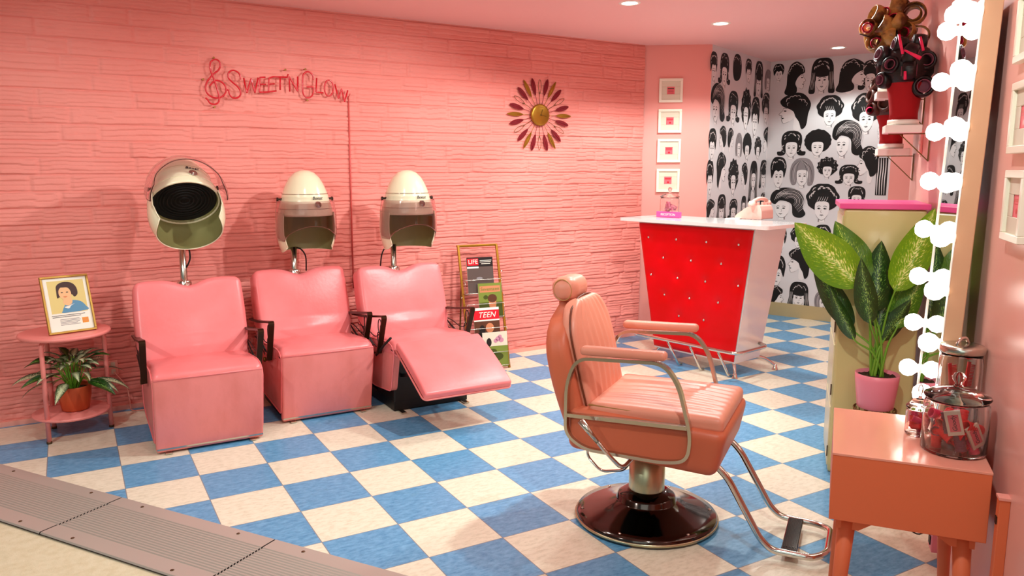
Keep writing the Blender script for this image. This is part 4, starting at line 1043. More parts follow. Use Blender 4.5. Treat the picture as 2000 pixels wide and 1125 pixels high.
def curlers(n, P, R, z0, z1, mats, label, group, sz=(.045, .012), seed=1, fillrows=None):
    rs = random.Random(seed); proto = {}; out = []; pos = []
    for i in range(n):
        m = mats[i % len(mats)]
        for _ in range(300):
            r = (R-sz[1]*1.5)*sqrt(rs.random()); a_ = rs.uniform(0, 2*pi); zz = z0+sz[1]+(z1-z0-2*sz[1])*(i+.5)/n
            p = V((r*cos(a_), r*sin(a_), zz)); ti = rs.uniform(.9, 1.9) if i % 3 else rs.uniform(0, .5); ya = rs.uniform(0, pi)
            ax = V((sin(ti)*cos(ya), sin(ti)*sin(ya), cos(ti)))*sz[0]/2
            if all((p+s*ax).xy.length < R-sz[1] for s in (-1, 1)) and all(z0 < (p+s*ax).z < z1+.012 for s in (-1, 1)) and all((p-q).length > sz[1]*1.7 for q in pos): break
        pos.append(p)
        if m not in proto: o = proto[m] = curler_mesh(sz[0], sz[1], m).build('hair_curler', m)
        else: o = proto[m].copy(); C.objects.link(o)
        o.location = V(P)+p; o.rotation_euler = (0, ti, ya); tag(o, label, 'hair curler', group); out.append(o)
    return out
pj = on_counter(1296, 420); pj = desk_pt(-.40, .21)
jar('candy_jar', 'glass jar of light pink curlers on the left end of the reception counter', 'jar', pj, .070, .140)
curlers(14, pj, .063, .010, .105, ['curler_light', 'pot_pink', 'phone_pink'], 'light pink curler inside the glass jar on the reception counter', 'pink curlers in the counter jar', (.05, .011), 4)
sg = thing('reception_sign', 'hot pink sign block reading RECEPTION in front of the counter jar', 'desk sign', on_counter(1306, 425), DR+radians(2))
a = MB(); a.box((0, 0, .022), (.205, .022, .042), bevel=.002); a.build('sign_block', 'hot_pink', sg)
a = MB(); text_mb(a, 'RECEPTION', .024, Tr(0, -.0118, .022) @ Rx(pi/2), 0, .0004); a.build('lettering', 'paper_white', sg)
# telephone
ph = thing('rotary_telephone', 'pink vintage desk telephone with handset on the reception counter', 'telephone', on_counter(1484, 428)+V((.02, .06, 0)), DR+radians(0))
a = MB(); body = [(-.115, 0), (-.12, .012), (-.105, .03), (-.02, .085), (.03, .10), (.075, .098), (.092, .06), (.095, 0)]
def ffp(q): return q
a.prism([(p.x, p.y) for p in fillet([(x, y, 0) for x, y in body], .012, 4, True)], .15, 0, basis((1, 0, 0), (0, 0, 1), (0, -1, 0), (0, .075, 0))); a.build('phone_body', 'phone_pink', ph)
a = MB(); TD = Tr(-.062, 0, .062) @ Ry(radians(-33)); a.lathe([(0, .004), (.03, .004), (.048, .006), (.05, 0)], 28, T=TD); d_ = a.build('rotary_dial', 'clear_plastic' if False else 'phone_pink', ph)
a = MB()
for k in range(10): an = k*.52+.6; a.lathe([(0, .0075), (.0062, .0075)], 10, T=TD @ Tr(.036*cos(an), .036*sin(an), 0))
a.build('finger_holes', 'pink_light', d_)
a = MB(); a.tube(curve([(.03, -.10, .118), (.035, -.05, .137), (.035, 0, .142), (.035, .05, .137), (.03, .10, .118)], 6), .013, 12)
for sy in (-1, 1): a.lathe([(0, -.022), (.026, -.022), (.028, -.008), (.020, .008), (0, .012)], 20, T=Tr(.03, sy*.10, .118))
a.build('handset', 'phone_pink', ph)
a = MB()
for sy in (-1, 1): a.box((.035, sy*.05, .107), (.04, .02, .022), bevel=.004)
a.build('cradle', 'phone_pink', ph)
# white papers
a = MB(); a.box((0, 0, .001), (.11, .085, .002), Rz(.5)); o = a.build('paper_slip', 'paper_white'); o.location = on_counter(1432, 427)+V((0, 0, .0)); tag(o, 'small white paper lying left of the telephone on the counter', 'paper')

# ------------------------------------------------------------------ small framed prints
def print_frame(label, T, w, h, group, sub):
    o = thing('framed_print', label, 'framed picture', T.translation, 0, group); R3 = T.to_3x3().to_4x4(); o.rotation_euler = R3.to_euler()
    a = MB(); frame_ring(a, w, h, .02, .022, Tr(0, -h/2, 0)); a.build('frame', 'frame_white', o)
    a = MB(); frame_ring(a, w-.038, h-.038, .045, .004, Tr(0, -(h-.038)/2, .008)); a.box((0, 0, .004), (w-.03, h-.03, .006)); a.build('mat_board', 'mat_board', o)
    a = MB(); q = .031; a.flat([(-q, -q), (q, -q), (q, q), (-q, q)], .0085, 0)
    a.flat([(-q*.8, q*.35), (q*.8, q*.35), (q*.8, q*.6), (-q*.8, q*.6)], .0088, 1)
    if sub == 0:
        for k in range(3): a.flat([(-q*.7, -q*.1-.009*k), (q*.7, -q*.1-.009*k), (q*.7, -q*.02-.009*k), (-q*.7, -q*.02-.009*k)], .0088, 1)
    else: a.flat([(.009*cos(2*pi*k/12)+.002, -.014+.008*sin(2*pi*k/12)) for k in range(12)], .0088, 1); a.flat([(-q*.8, q*.12), (q*.7, q*.12), (q*.7, q*.2), (-q*.8, q*.2)], .0088, 1)
    a.build('print', ['print_pink', 'mag_red' if sub else 'mag_brown'], o); return o
CD = (C2-BB).normalized(); CN = V((CD.y, -CD.x, 0))
lab = ['topmost of four white framed pink prints on the narrow wall, picture with striped text', 'second white framed pink print from the top on the narrow wall',
       'third white framed pink print from the top on the narrow wall', 'lowest white framed print on the narrow wall, just above the counter jar']
for k, (px, py) in enumerate([(1310, 177), (1308, 236.5), (1306, 294.5), (1304, 352.5)]):
    c = on_plane(px, py, BB-BN*.01, CN)+CN*.001; print_frame(lab[k], basis(CD, V((0, 0, 1)), CN, c), .187, .187, 'small white framed prints on the narrow wall', 0 if k == 0 else 1)
lab = ['white framed print at the top right corner of the picture, right of the lit mirror', 'middle white framed print on the right wall beside the lit mirror', 'lowest white framed print on the right wall beside the lit mirror']
for k, z_ in enumerate([1.765, 1.525, 1.294]):
    print_frame(lab[k], basis(-WD, V((0, 0, 1)), WN, WP(-.655+[.03, .005, -.01][k], .003, z_)), .187, .187, 'small white framed prints by the mirror', 1)

# ------------------------------------------------------------------ barber chair
BR = atan2(-.815, .58); bc = thing('barber_chair', 'coral vinyl salon chair with chrome arms, footrest and round chrome base', 'barber chair', (2.115, -1.955, 0), BR)
a = MB(); a.lathe([(0, 0), (.279, 0), (.282, .006), (.282, .018), (.277, .026), (.275, .03), (.24, .036), (.16, .062), (.122, .078), (.118, .082), (.115, .10), (.108, .106), (.075, .125), (.0, .125)], 64); ba = a.build('base', 'dark_chrome', bc)
a = MB(); a.tube([(.280*cos(2*pi*k/56), .280*sin(2*pi*k/56), .014) for k in range(56)], .006, 8, True); a.build('base_rim', 'brushed_gold', ba)
for k in range(6): an = k*pi/3+.4; a = MB(); a.lathe([(0, .004), (.005, .003), (.006, 0)], 10, T=Tr(.255*cos(an), .255*sin(an), .0335)); a.build('bolt', 'chrome', ba)
a = MB(); a.lathe([(.071, .10), (.071, .29), (.058, .292), (.05, .292), (.05, .34), (0, .34)], 40); a.build('hydraulic_column', 'brushed_gold', bc)
a = MB(); a.box((0, 0, .335), (.30, .26, .03), bevel=.004); a.box((.02, .0, .31), (.16, .14, .03), bevel=.003); a.build('underframe', 'black', bc)
# seat box
def fsb(q):
    x, y, z = q; k = (z+.075)/.15; return (x+(.03*(k-.5) if x > 0 else 0), y, z-(.012*(x/.27)))
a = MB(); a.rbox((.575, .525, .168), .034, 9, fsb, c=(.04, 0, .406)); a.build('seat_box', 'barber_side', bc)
def fcu(q):
    x, y, z = q; u = x/.25; w = y/.235; b_ = .016*(1-u*u)*(1-w*w)
    rib = .0035*cos(w*pi*9)*(1-abs(w)**6)*(1 if z > 0 and abs(w) < .85 else 0)*min(1, max(0, (1-abs(u))*5))
    return (x, y, z+(b_+rib if z > 0 else 0))
a = MB(); a.rbox((.50, .475, .06), .022, 40, fcu, c=(.078, 0, .494)); sc_ = a.build('seat', 'barber_vinyl', bc)
a = MB(); pts = fillet([(-.17, -.232, .512), (.322, -.232, .503), (.322, .232, .503), (-.17, .232, .512)], .05); a.tube(pts, .0042, 8); a.build('piping', 'barber_piping', sc_)
# backrest: shell + front pad with vertical ribs, reclined
TBk = Tr(-.195, 0, .475) @ Ry(radians(-13.5))
def oval_w(z): # half width at height z (0..0.46)
    k = z/.46; w = .228+.010*sin(pi*k*.9)
    if k > .62: w *= sqrt(max(.03, 1-((k-.62)/.41)**2.4))
    return w
def fbs(q, grow=1.):
    x, y, z = q; zz = z+.235; k = max(0, min(1, zz/.47)); w = oval_w(zz)/.235
    xb_ = x+(-.018*sin(pi*k) if x < 0 else 0); return (xb_, y*w*grow, z)
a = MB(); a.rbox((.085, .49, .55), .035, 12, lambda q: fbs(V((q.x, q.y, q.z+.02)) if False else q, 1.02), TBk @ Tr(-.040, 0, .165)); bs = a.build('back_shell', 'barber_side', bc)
def fbp(q):
    x, y, z = q; zz = z+.215; k = max(0, min(1, zz/.43)); w = oval_w(zz*1.06)/.235; yn = y/.215
    b_ = .022*(1-yn*yn)*sin(pi*min(1, k+.05))+.0035*cos(yn*pi*8)*(1-abs(yn)**6)*min(1, max(0, k*(1-k)*9))
    return (x+(b_ if x > 0 else 0), y*w, z)
a = MB(); a.rbox((.06, .43, .43), .026, 36, fbp, TBk @ Tr(.005, 0, .205)); bp_ = a.build('backrest', 'barber_vinyl', bc)
a = MB(); pts = []
for k in range(0, 41):
    th = pi*k/40
    zz = None
path = [(.022, -oval_w(z*1.06)*.985*.93, z) for z in [i*.43/22 for i in range(0, 22)]]+[(.022, 0.0-.06, .436)]
path = [(.015, s_y, z_) for s_y, z_ in [(-oval_w(z*1.06)*.93, z) for z in [i*.40/18 for i in range(19)]]]
path = path+[(.015, -.13*c_, .40+.035*s2) for c_, s2 in [(cos(a_), sin(a_)) for a_ in [.35, .7, 1.1, pi/2]]]
path = path+[(p[0], -p[1], p[2]) for p in path[::-1]]
a.tube([TBk @ Tr(0, 0, -.01) @ V(p) for p in path], .0042, 8); a.build('piping', 'wood_brown', bp_)
# head cushion
a = MB(); TH_ = TBk @ Tr(-.036, 0, .462); a.rbox((.11, .18, .10), .044, 8, None, TH_ @ Ry(radians(8))); hdr = a.build('headrest', 'barber_vinyl', bc)
a = MB(); a.box((-.03, 0, .45), (.014, .03, .10), TBk); a.build('headrest_post', 'dark_chrome', hdr)
for sy in (-1, 1): a = MB(); a.tube([TH_ @ V((.036*cos(t_)+.0, sy*.080, .042*sin(t_))) for t_ in [2*pi*k/20 for k in range(20)]], .003, 6, True); a.build('headrest_piping', 'barber_piping', hdr)
# chrome arm frames with pads
for sy in (-1, 1):
    Y = sy*.268; a = MB()
    loop = fillet([(-.215, Y, .345), (-.245, Y, .42), (-.245, Y, .56), (-.215, Y, .70), (.13, Y, .71), (.225, Y, .46), (.215, Y, .37), (.16, Y, .345), (-.1, Y, .352)], .06, 6)
    pts = fillet([(-.245, Y, .48), (-.243, Y, .60), (-.205, Y, .698), (.12, Y, .712), (.175, Y, .64), (.225, Y, .46), (.215, Y, .365), (.13, Y, .348), (-.17, Y, .352), (-.245, Y, .40)], .05, 6, True)
    a.bar(pts, .027, .012, (0, 1, 0), closed=True); a.bar([(-.245, Y, .475), (.21, Y, .487)], .025, .014, (0, 1, 0)); fr_ = a.build('arm_frame', 'chrome_soft', bc)
    a = MB(); a.rbox((.32, .05, .034), .016, 6, None, Tr(-.03, Y, .733) @ Ry(radians(-1.5))); a.build('arm_pad', 'barber_vinyl', fr_)
    pass
# footrest
a = MB()
def fr_path(sy): return [(.06, sy*.13, .335), (.22, sy*.15, .338), (.275, sy*.15, .335), (.335, sy*.15, .285), (.46, sy*.15, .07), (.50, sy*.15, .035), (.64, sy*.145, .032)]
pts = fr_path(-1)+[(.685, -.10, .04), (.688, .10, .04)]+fr_path(1)[::-1]
a.tube(fillet(pts, .04, 6), .0125, 14); ftr = a.build('footrest_tube', 'chrome', bc)
a = MB(); a.box((.56, 0, .04), (.055, .275, .012), bevel=.003)
for k in range(9): a.box((.54+.005*k, 0, .047), (.0022, .25, .003))
a.build('foot_plate', 'dark_chrome', ftr)
# pump lever and release handle
a = MB(); a.tube(fillet([(.06, -.06, .33), (.01, -.17, .335), (-.02, -.28, .30), (-.06, -.32, .36), (-.16, -.335, .475)], .03), .0075, 10); pm = a.build('pump_lever', 'chrome', bc)
a = MB(); a.tube([(-.10, -.327, .405), (-.165, -.337, .483)], [.0075, .013], 12); a.build('lever_grip', 'chrome_soft', pm)
a = MB(); a.tube(fillet([(.07, -.04, .305), (-.03, -.04, .29), (-.09, -.01, .185), (-.20, .02, .15), (-.275, .05, .20), (-.26, .05, .265), (-.16, .04, .285), (-.05, .03, .29)], .03), .0058, 10); a.build('release_handle', 'chrome', bc)

# ------------------------------------------------------------------ cabinet
cb = thing('storage_cabinet', 'tall beige metal cabinet with pink wooden top against the right wall', 'cabinet', WP(.674, .03, 0), atan2(WD.y, WD.x))
cw, cd, ch = .328, .44, 1.215      # width along wall normal (local y), depth along wall (local x)
a = MB(); a.box((cd/2, cw/2, ch/2), (cd, cw, ch), bevel=.012, seg=3); a.build('body', 'cabinet_beige', cb)
for k in range(4):
    a = MB(); z0 = .03+k*.292; a.box((cd/2, cw+.002, z0+.14), (cd-.02, .008, .28), bevel=.003); dr = a.build('drawer', 'cabinet_edge', cb)
    a = MB(); a.box((.008, cw+.006, z0+.07), (.006, .005, .05)); a.build('hinge', 'hinge_dark', dr)
a = MB(); a.box((cd/2, cw/2+.003, ch+.013), (cd+.03, cw+.03, .024), bevel=.003); a.build('cabinet_top', 'hot_pink', cb)

# ------------------------------------------------------------------ plant stand + dieffenbachia
PS = WP(.553, .19, 0); PSz = .365
st = thing('plant_stand', 'round wire plant stand with scroll work under the large leafy plant', 'plant stand', PS)
a = MB()
for r_, z_ in ((.085, PSz-.006), (.078, PSz-.05)): a.tube([(r_*cos(2*pi*k/36), r_*sin(2*pi*k/36), z_) for k in range(36)], .0035, 6, True)
for k in range(2): a.tube([(.085*cos(k*pi/2), .085*sin(k*pi/2), PSz-.006), (-.085*cos(k*pi/2), -.085*sin(k*pi/2), PSz-.006)], .003, 6)
for k in range(10):
    an = 2*pi*k/10; a.tube([(.082*cos(an)+.016*cos(t_)*-sin(an), .082*sin(an)+.016*cos(t_)*cos(an), PSz-.028+.018*sin(t_)) for t_ in [2*pi*i/12 for i in range(12)]], .0022, 5, True)
a.build('scroll_ring', 'brass_dark', st)
for k in range(4): an = k*pi/2+.5; a = MB(); a.tube(curve([(.083*cos(an), .083*sin(an), PSz-.01), (.07*cos(an), .07*sin(an), .2), (.09*cos(an), .09*sin(an), .003)], 6), .0045, 8); a.build('leg', 'brass_dark', st)
bp2 = thing('dieffenbachia_plant', 'large leafy green plant with cream speckled leaves in a pink pot before the cabinet', 'potted plant', PS+V((0, 0, PSz)))
a = MB(); a.lathe([(0, 0), (.068, 0), (.074, .006), (.088, .13), (.089, .152), (.085, .153), (.082, .13), (0, .13)], 44); a.build('pot', 'pot_pink', bp2)
a = MB(); a.lathe([(0, .142), (.05, .14), (.083, .136)], 24)
for k in range(30): an = k*2.4; r_ = .075*sqrt(k/30); a.lathe([(0, .010), (.008, .006), (.011, 0)], 7, (r_*cos(an), r_*sin(an), .136))
a.build('soil', 'soil', bp2)
# leaves: (attach o,z) (tip o,z) offset along wall for base/tip, width, material ; o measured from wall, converted to local
def LP(o, z, dt): return WN*(o-.19)+WD*dt+V((0, 0, z-PSz))
specs = [((.275, .895, -.02), (.560, 1.165, -.10), .20, 'leaf_bright', .15, .5),
         ((.262, .90, .04), (.395, 1.165, .05), .16, 'leaf_mid', -.1, .3),
         ((.215, .78, .02), (.205, 1.085, .06), .15, 'leaf_dark', .0, .4),
         ((.150, .88, -.03), (.035, 1.235, -.10), .155, 'leaf_bright', -.25, .3),
         ((.140, .76, .05), (.045, 1.07, .03), .15, 'leaf_mid', -.2, .2),
         ((.300, .70, .02), (.480, 1.00, .03), .11, 'leaf_dark', .1, .6),
         ((.190, .70, .05), (.155, .96, .09), .16, 'leaf_dark', .0, .3),
         ((.130, .72, -.01), (.035, .97, .01), .10, 'leaf_mid', -.1, .6),
         ((.235, .74, -.05), (.290, 1.02, -.06), .10, 'leaf_dark', .1, .3),
         ((.175, .66, .0), (.085, .85, -.02), .085, 'leaf_dark', .1, .3),
         ((.290, .66, -.02), (.40, .88, .0), .07, 'leaf_dark', .3, .5)]
for k, (b_, t_, w_, mt, rl_, dr_) in enumerate(specs):
    B_ = LP(*b_); T_ = LP(*t_); a = MB(); uv = []
    leaf(a, uv, B_, T_, w_, droop=dr_*.5, cup=.42, n=18, sidev=WN.cross(V((0, 0, 1))).cross((T_-B_)).normalized() if False else (T_-B_).cross(WD), roll=rl_, wavy=.05)
    lf = a.build('leaf', mt, bp2, uvs=uv)
    an = k*2.4; s0 = V((.025*cos(an), .025*sin(an), .135)); midp = s0*.45+B_*.55+V((0, 0, .02)); midp.x = s0.x*.6+B_.x*.4; midp.y = s0.y*.6+B_.y*.4
    a = MB(); pts = curve([s0, midp, B_, B_*.55+T_*.45+(B_-midp).normalized()*.0], 6); nP = len(pts)
    a.tube(pts[:13+1], [.0062-.0003*i*.8 for i in range(14)], 8); a.build('stem', 'stem_green', lf)

# ------------------------------------------------------------------ wall shelves with wig heads
def shelf(label, tt, z, o0, o1, w=.17, bo=.125, bt=0.):
    P = WP(tt, 0, z); t = thing('wall_shelf', label, 'shelf', P, atan2(WD.y, WD.x), 'small white bracket shelves on the right wall')
    a = MB(); a.box((0, (o0+o1)/2, .02), (w, o1-o0, .036), bevel=.003); a.build('shelf_board', 'white_paint', t)
    a = MB()
    x_ = bt
    a.bar([(x_, .004, .012), (x_, .004, -.125)], .016, .004, (1, 0, 0)); a.bar([(x_, .006, 0), (x_, bo+.05, 0)], .010, .004, (1, 0, 0)); a.bar([(x_, .006, -.12), (x_, bo, -.002)], .008, .004, (1, 0, 0))
    a.build('bracket', 'brass_dark', t); return P
def wig_head(label, tt, z, o, hair, cur, hc_z, hr, seed, neck_h=.22, nr=.062):
    P = WP(tt, o, z); t = thing('wig_head', label, 'wig', P, atan2(WD.y, WD.x), 'curled wigs on red display heads'); rs = random.Random(seed)
    a = MB(); a.lathe([(0, 0), (nr+.006, 0), (nr+.006, .022), (0, .022)], 32); a.build('round_stand', 'white_paint', t)
    a = MB(); a.lathe([(0, .022), (nr, .022), (nr*.98, .05), (nr*1.12, .12), (nr*1.38, neck_h), (nr*1.25, neck_h+.1), (nr*.8, neck_h+.17), (0, neck_h+.19)], 36); a.build('display_head', 'flocked_red', t)
    # cap of hair
    a = MB(); zc = hc_z; n = 40; vs = []
    sc_w = 1.0 if hair == 'hair_blonde' else 1.22; a.lathe([(nr*1.3, zc-.075), (nr*1.5*sc_w, zc-.03), (nr*1.5*sc_w, zc+.02), (nr*1.2*sc_w, zc+.075), (nr*.5*sc_w, zc+.115), (0, zc+.12)], 40); cap = a.build('wig_cap', hair, t)
    # big rolled curls: ribbon rings around rollers
    def ring(c, ax, R, W, th=.006):
        ax = ax.normalized(); x = ax.orthogonal().normalized(); y = ax.cross(x); T = basis(x, y, ax, c); a = MB()
        k = 24; st_ = rs.uniform(0, 6)
        W = W*1.15; q0 = R*.72 if hair != 'hair_blonde' else R*.90
        prof = [(q0, -W/2), (R*.96, -W*.47), (R*1.06, -W/4), (R*1.09, 0), (R*1.06, W/4), (R*.96, W*.47), (q0, W/2), (q0*.98, W/4), (q0*.97, 0), (q0*.98, -W/4), (q0, -W/2)]
        a.lathe(prof, 26, T=T); cu = a.build('curl', hair, t)
        if cur:
            b = MB(); r2 = R*.62; W = W*.9; b.lathe([(r2, -W*.62), (r2*1.05, -W*.6), (r2*.97, -W*.3), (r2*.97, W*.3), (r2*1.05, W*.6), (r2, W*.62), (r2*.88, W*.6), (r2*.88, -W*.6), (r2, -W*.62)], 20, T=T)
            b.lathe([(0, W*.1), (r2*.9, W*.1)], 16, T=T); b.lathe([(0, -W*.1), (r2*.9, -W*.1)], 16, T=T)
            b.build('roller', cur, cu)
    return t, ring, P
SH_A = shelf('white shelf on brass bracket nearest the mirror, holding the black wig', .98, 1.547, .045, .195, .15)
SH_B = shelf('white shelf on bracket lowest and farthest from the mirror, holding the brown wig', 1.46, 1.453, .03, .18, .15)
SH_C = shelf('white shelf on bracket hidden behind the black wig, holding the blonde wig', 1.24, 1.72, .06, .22, .13)
t, ring, P = wig_head('black curled wig with pink rollers on a red display head, nearest of the wigs', .98, 1.587, .118, 'hair_black', 'curler_mauve', .255, .13, 1, .19, .06)
def LW(do, dz, dt): return V((dt, do, dz))          # local: x along wall (away), y from wall out, z up
fc = V((-.75, .5, 0))
for (do, dz, dt, ax, R, W) in [(.068, .26, -.07, (-1, .5, .1), .036, .05), (-.065, .275, -.06, (-1, -.1, .1), .042, .05), (-.062, .165, -.05, (-1, -.1, 0), .046, .055), (.0, .30, -.075, (.1, 1, .3), .05, .05),
    (.0, .235, -.085, (.1, 1, .0), .044, .05), (.09, .20, -.03, (-.7, 1, 0), .035, .05), (.10, .31, -.01, (-.5, 1, .3), .04, .05), (.04, .35, -.04, (-.2, 1, .2), .035, .05), (-.04, .36, -.02, (0, 1, .1), .035, .05),
    (.05, .24, .07, (1, .4, 0), .045, .05), (-.05, .26, .07, (1, -.3, 0), .045, .05), (.02, .32, .07, (0, 1, 0), .045, .05), (.085, .26, .04, (.3, 1, 0), .045, .05)]:
    ring(LW(do, dz, dt), V(ax), R, W)
a = MB(); a.tube([(-.135, .03, .315), (-.15, -.035, .275)], [.004, .009], 10); a.build('hair_pin', 'curler_pink', t)
for p_, q_ in (((-.12, .055, .385), (-.13, .035, .30)), ((-.12, -.03, .37), (-.13, -.045, .31)), ((-.13, .02, .225), (-.132, .018, .19))):
    a = MB(); a.tube([p_, q_], .006, 8); a.build('roller_clip', 'curler_pink', t)
t, ring, P = wig_head('blonde wig of large looped curls on a red display head, highest of the wigs', 1.24, 1.76, .150, 'hair_blonde', None, .235, .15, 2, .17, .056)
for (do, dz, dt, ax, R, W) in [(.0, .385, -.02, (.2, 1, .2), .05, .06), (.09, .36, -.03, (-.4, 1, .4), .042, .045), (.125, .30, -.05, (-1, .5, .2), .040, .03), (.06, .30, -.08, (-.3, 1, .5), .045, .05), (.085, .225, -.07, (-.8, .7, .3), .046, .05),
    (.0, .31, -.09, (.0, 1, .6), .04, .05), (-.065, .35, -.06, (-1, .1, .2), .052, .04), (-.065, .35, -.045, (-1, .3, .2), .036, .04), (-.03, .265, -.09, (-.9, .4, .2), .045, .05), (-.095, .25, -.05, (-1, .1, .1), .045, .02), (.03, .25, -.09, (.3, 1, 0), .04, .05),
    (-.03, .40, .03, (-1, .2, .1), .03, .03), (.04, .34, .07, (.3, 1, 0), .05, .05), (-.05, .30, .08, (1, .3, 0), .05, .05), (.06, .25, .08, (1, .4, 0), .045, .05), (.11, .27, .02, (.2, 1, 0), .04, .04)]:
    ring(LW(do, dz, dt), V(ax), R, W)
for (do, dz, dt) in ((.125, .30, -.05), (.085, .225, -.075), (.015, .33, -.085), (.05, .37, -.03), (-.03, .265, -.09)):
    b = MB(); b.lathe([(.022, -.03), (.024, -.028), (.021, 0), (.024, .028), (.022, .03), (.018, .03), (.018, -.03)], 16, T=Tr(LW(do, dz, dt)) @ Ry(radians(80)) @ Rx(.3)); b.build('roller', 'curler_pink', t)
a = MB(); a.tube([LW(.12, .25, -.09), LW(.165, .265, -.10)], .0025, 6); a.build('hair_pin', 'black', t)
t, ring, P = wig_head('dark brown curly wig on a red head, lowest, behind the black wig', 1.46, 1.493, .115, 'hair_brown', None, .235, .13, 3, .16, .055)
for (do, dz, dt, ax, R, W) in [(.09, .20, -.03, (-.7, 1, 0), .034, .05), (.095, .26, -.02, (-.4, 1, .2), .036, .05), (.08, .32, -.02, (-.3, 1, .4), .036, .05), (.04, .28, -.08, (-.2, 1, .2), .04, .05), (.04, .22, -.08, (-.9, .6, 0), .036, .05),
    (-.02, .32, -.07, (-.3, 1, .3), .04, .05), (-.07, .26, -.05, (-1, 0, 0), .036, .05), (-.07, .2, -.04, (-1, 0, 0), .034, .05), (.04, .3, .07, (1, .3, 0), .04, .05), (-.04, .25, .07, (1, -.3, 0), .045, .05)]:
    ring(LW(do, dz, dt), V(ax), R, W)
b = MB(); b.lathe([(.016, -.03), (.018, 0), (.016, .03), (.013, .03), (.013, -.03)], 14, T=Tr(LW(.115, .19, -.06)) @ Ry(radians(85))); b.build('roller', 'curler_pink', t)

# switch plate between the shelves
sw = thing('wall_switch', 'small pale switch plate on the right wall under the black wig shelf', 'switch', WP(1.23, .0, 1.515), atan2(WD.y, WD.x))
a = MB(); a.box((0, .005, 0), (.065, .009, .115), bevel=.002); a.build('cover_plate', 'pink_light', sw)
a = MB()
for z_ in (-.022, .022): a.box((0, .011, z_), (.022, .006, .03), bevel=.001)
a.build('rocker', 'white_paint', sw)

# ------------------------------------------------------------------ hollywood mirror leaning on the wall
Hm = 1.275; tn, tf = -.365, .0
mi = thing('lighted_mirror', 'tall leaning mirror in a white frame ringed with lit round bulbs', 'mirror', WP((tn+tf)/2, .088, .61), atan2(-WD.y, -WD.x))
# local: x toward camera along wall, y = -WN (into wall)... use rotation: x=-WD, y=-WN, z up
lean = math.asin(.04/Hm); wm = tf-tn; TM = Rx(-lean)      # leaning back toward wall (+y)
def MT(x, z, d): return TM @ V((x, d, z))
a = MB(); fw_ = .016; dpt = .05
for (x0, x1, z0, z1) in ((-wm/2, -wm/2+fw_, 0.0, Hm), (wm/2-fw_, wm/2, 0.0, Hm), (-wm/2+fw_, wm/2-fw_, 0.0, fw_), (-wm/2+fw_, wm/2-fw_, Hm-fw_, Hm)):
    a.box(((x0+x1)/2, 0, (z0+z1)/2), (x1-x0, dpt, z1-z0), TM, 0, bevel=.002, seg=1)
a.build('frame', 'mirror_frame' if 'mirror_frame' in M else 'white_paint', mi)
a = MB(); frame_ring(a, wm+.002, Hm+.002, fw_+.002, .004, TM @ Tr(0, -dpt/2+.001, -.001) @ Rx(pi/2)); a.build('front_trim', 'white_paint', mi)
a = MB(); a.box((0, -dpt/2+.003, Hm/2), (wm-2*fw_+.004, .006, Hm-2*fw_+.004), TM); a.build('mirror_pane', 'mirror_glass', mi)
a = MB(); a.box((0, .014, Hm/2), (wm-.012, .008, Hm-.012), TM); a.build('back_board', 'black', mi)
a = MB(); a.box((0, .03, .2), (.2, .025, .05)); a.box((0, .0, Hm-.2), (.2, .02, .05)) if False else None; a.build('wall_cleat', 'black', mi)
def bulb(x, z):
    s = MB(); T = TM @ Tr(x, -dpt/2, z) @ Rx(pi/2); s.lathe([(0, .012), (.015, .012), (.017, 0)], 16, T=T); so_ = s.build('bulb_socket', 'white_paint', mi)
    b = MB(); b.lathe([(.012, .008), (.017, .012), (.027, .023), (.0315, .038), (.027, .053), (.017, .064), (.0, .068)], 20, T=T); b.build('bulb', 'bulb', so_)
zs = [1.245-.166*k for k in range(8)]
for z_ in zs:
    if z_ < .02: continue
    bulb(-wm/2+fw_/2, z_-.01); bulb(wm/2-fw_/2, z_-.01)
for k in (1, 2): bulb(-wm/2+fw_/2+(wm-fw_)*k/3, Hm-fw_/2)

# ------------------------------------------------------------------ nightstand and jars
NS0 = V((2.24, -3.20, 0)); nd = V((.79, .61, 0)).normalized(); nn = V((-nd.y, nd.x, 0))   # front right corner, depth dir, toward room
nt_ = thing('nightstand', 'coral painted wooden nightstand with tapered legs in the lower right corner', 'nightstand', NS0, atan2(nd.y, nd.x))
nw, ndp, nz0, nz1 = .39, .45, .402, .60
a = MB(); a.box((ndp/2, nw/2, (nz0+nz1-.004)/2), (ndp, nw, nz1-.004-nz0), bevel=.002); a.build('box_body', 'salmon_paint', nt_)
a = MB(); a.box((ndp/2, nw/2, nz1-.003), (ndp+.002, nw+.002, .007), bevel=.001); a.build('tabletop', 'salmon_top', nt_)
for x_ in (.045, ndp-.045):
    a = MB(); out = [(.02, nz0), (.02, nz0-.035), (.08, nz0-.035), (.13, nz0), ]; a.prism(out, .03, 0, basis((0, 1, 0), (0, 0, 1), (1, 0, 0), (x_-.015, 0, 0))); a.build('apron', 'salmon_paint', nt_)
    a = MB(); a.prism([(nw-y, z) for y, z in out], .03, 0, basis((0, 1, 0), (0, 0, 1), (1, 0, 0), (x_-.015, 0, 0))); a.build('apron', 'salmon_paint', nt_)
for sx, sy in ((0, 0), (0, 1), (1, 0), (1, 1)):
    a = MB(); x_ = .05 if sx == 0 else ndp-.05; y_ = .05 if sy == 0 else nw-.05; dx = -.02 if sx == 0 else .02; dy = -.02 if sy == 0 else .02
    a.tube([(x_, y_, nz0), (x_+dx, y_+dy, 0.0)], [.025, .015], 18); a.build('leg', 'salmon_paint', nt_)
ZN = nz1+.0012
def on_ns(px, py): return on_plane(px, py, (0, 0, ZN), (0, 0, 1))
JB = V((2.312, -3.048, ZN))
jar('curler_jar', 'big round glass jar of red curlers with knobbed lid on the nightstand', 'jar', JB, .084, .152)
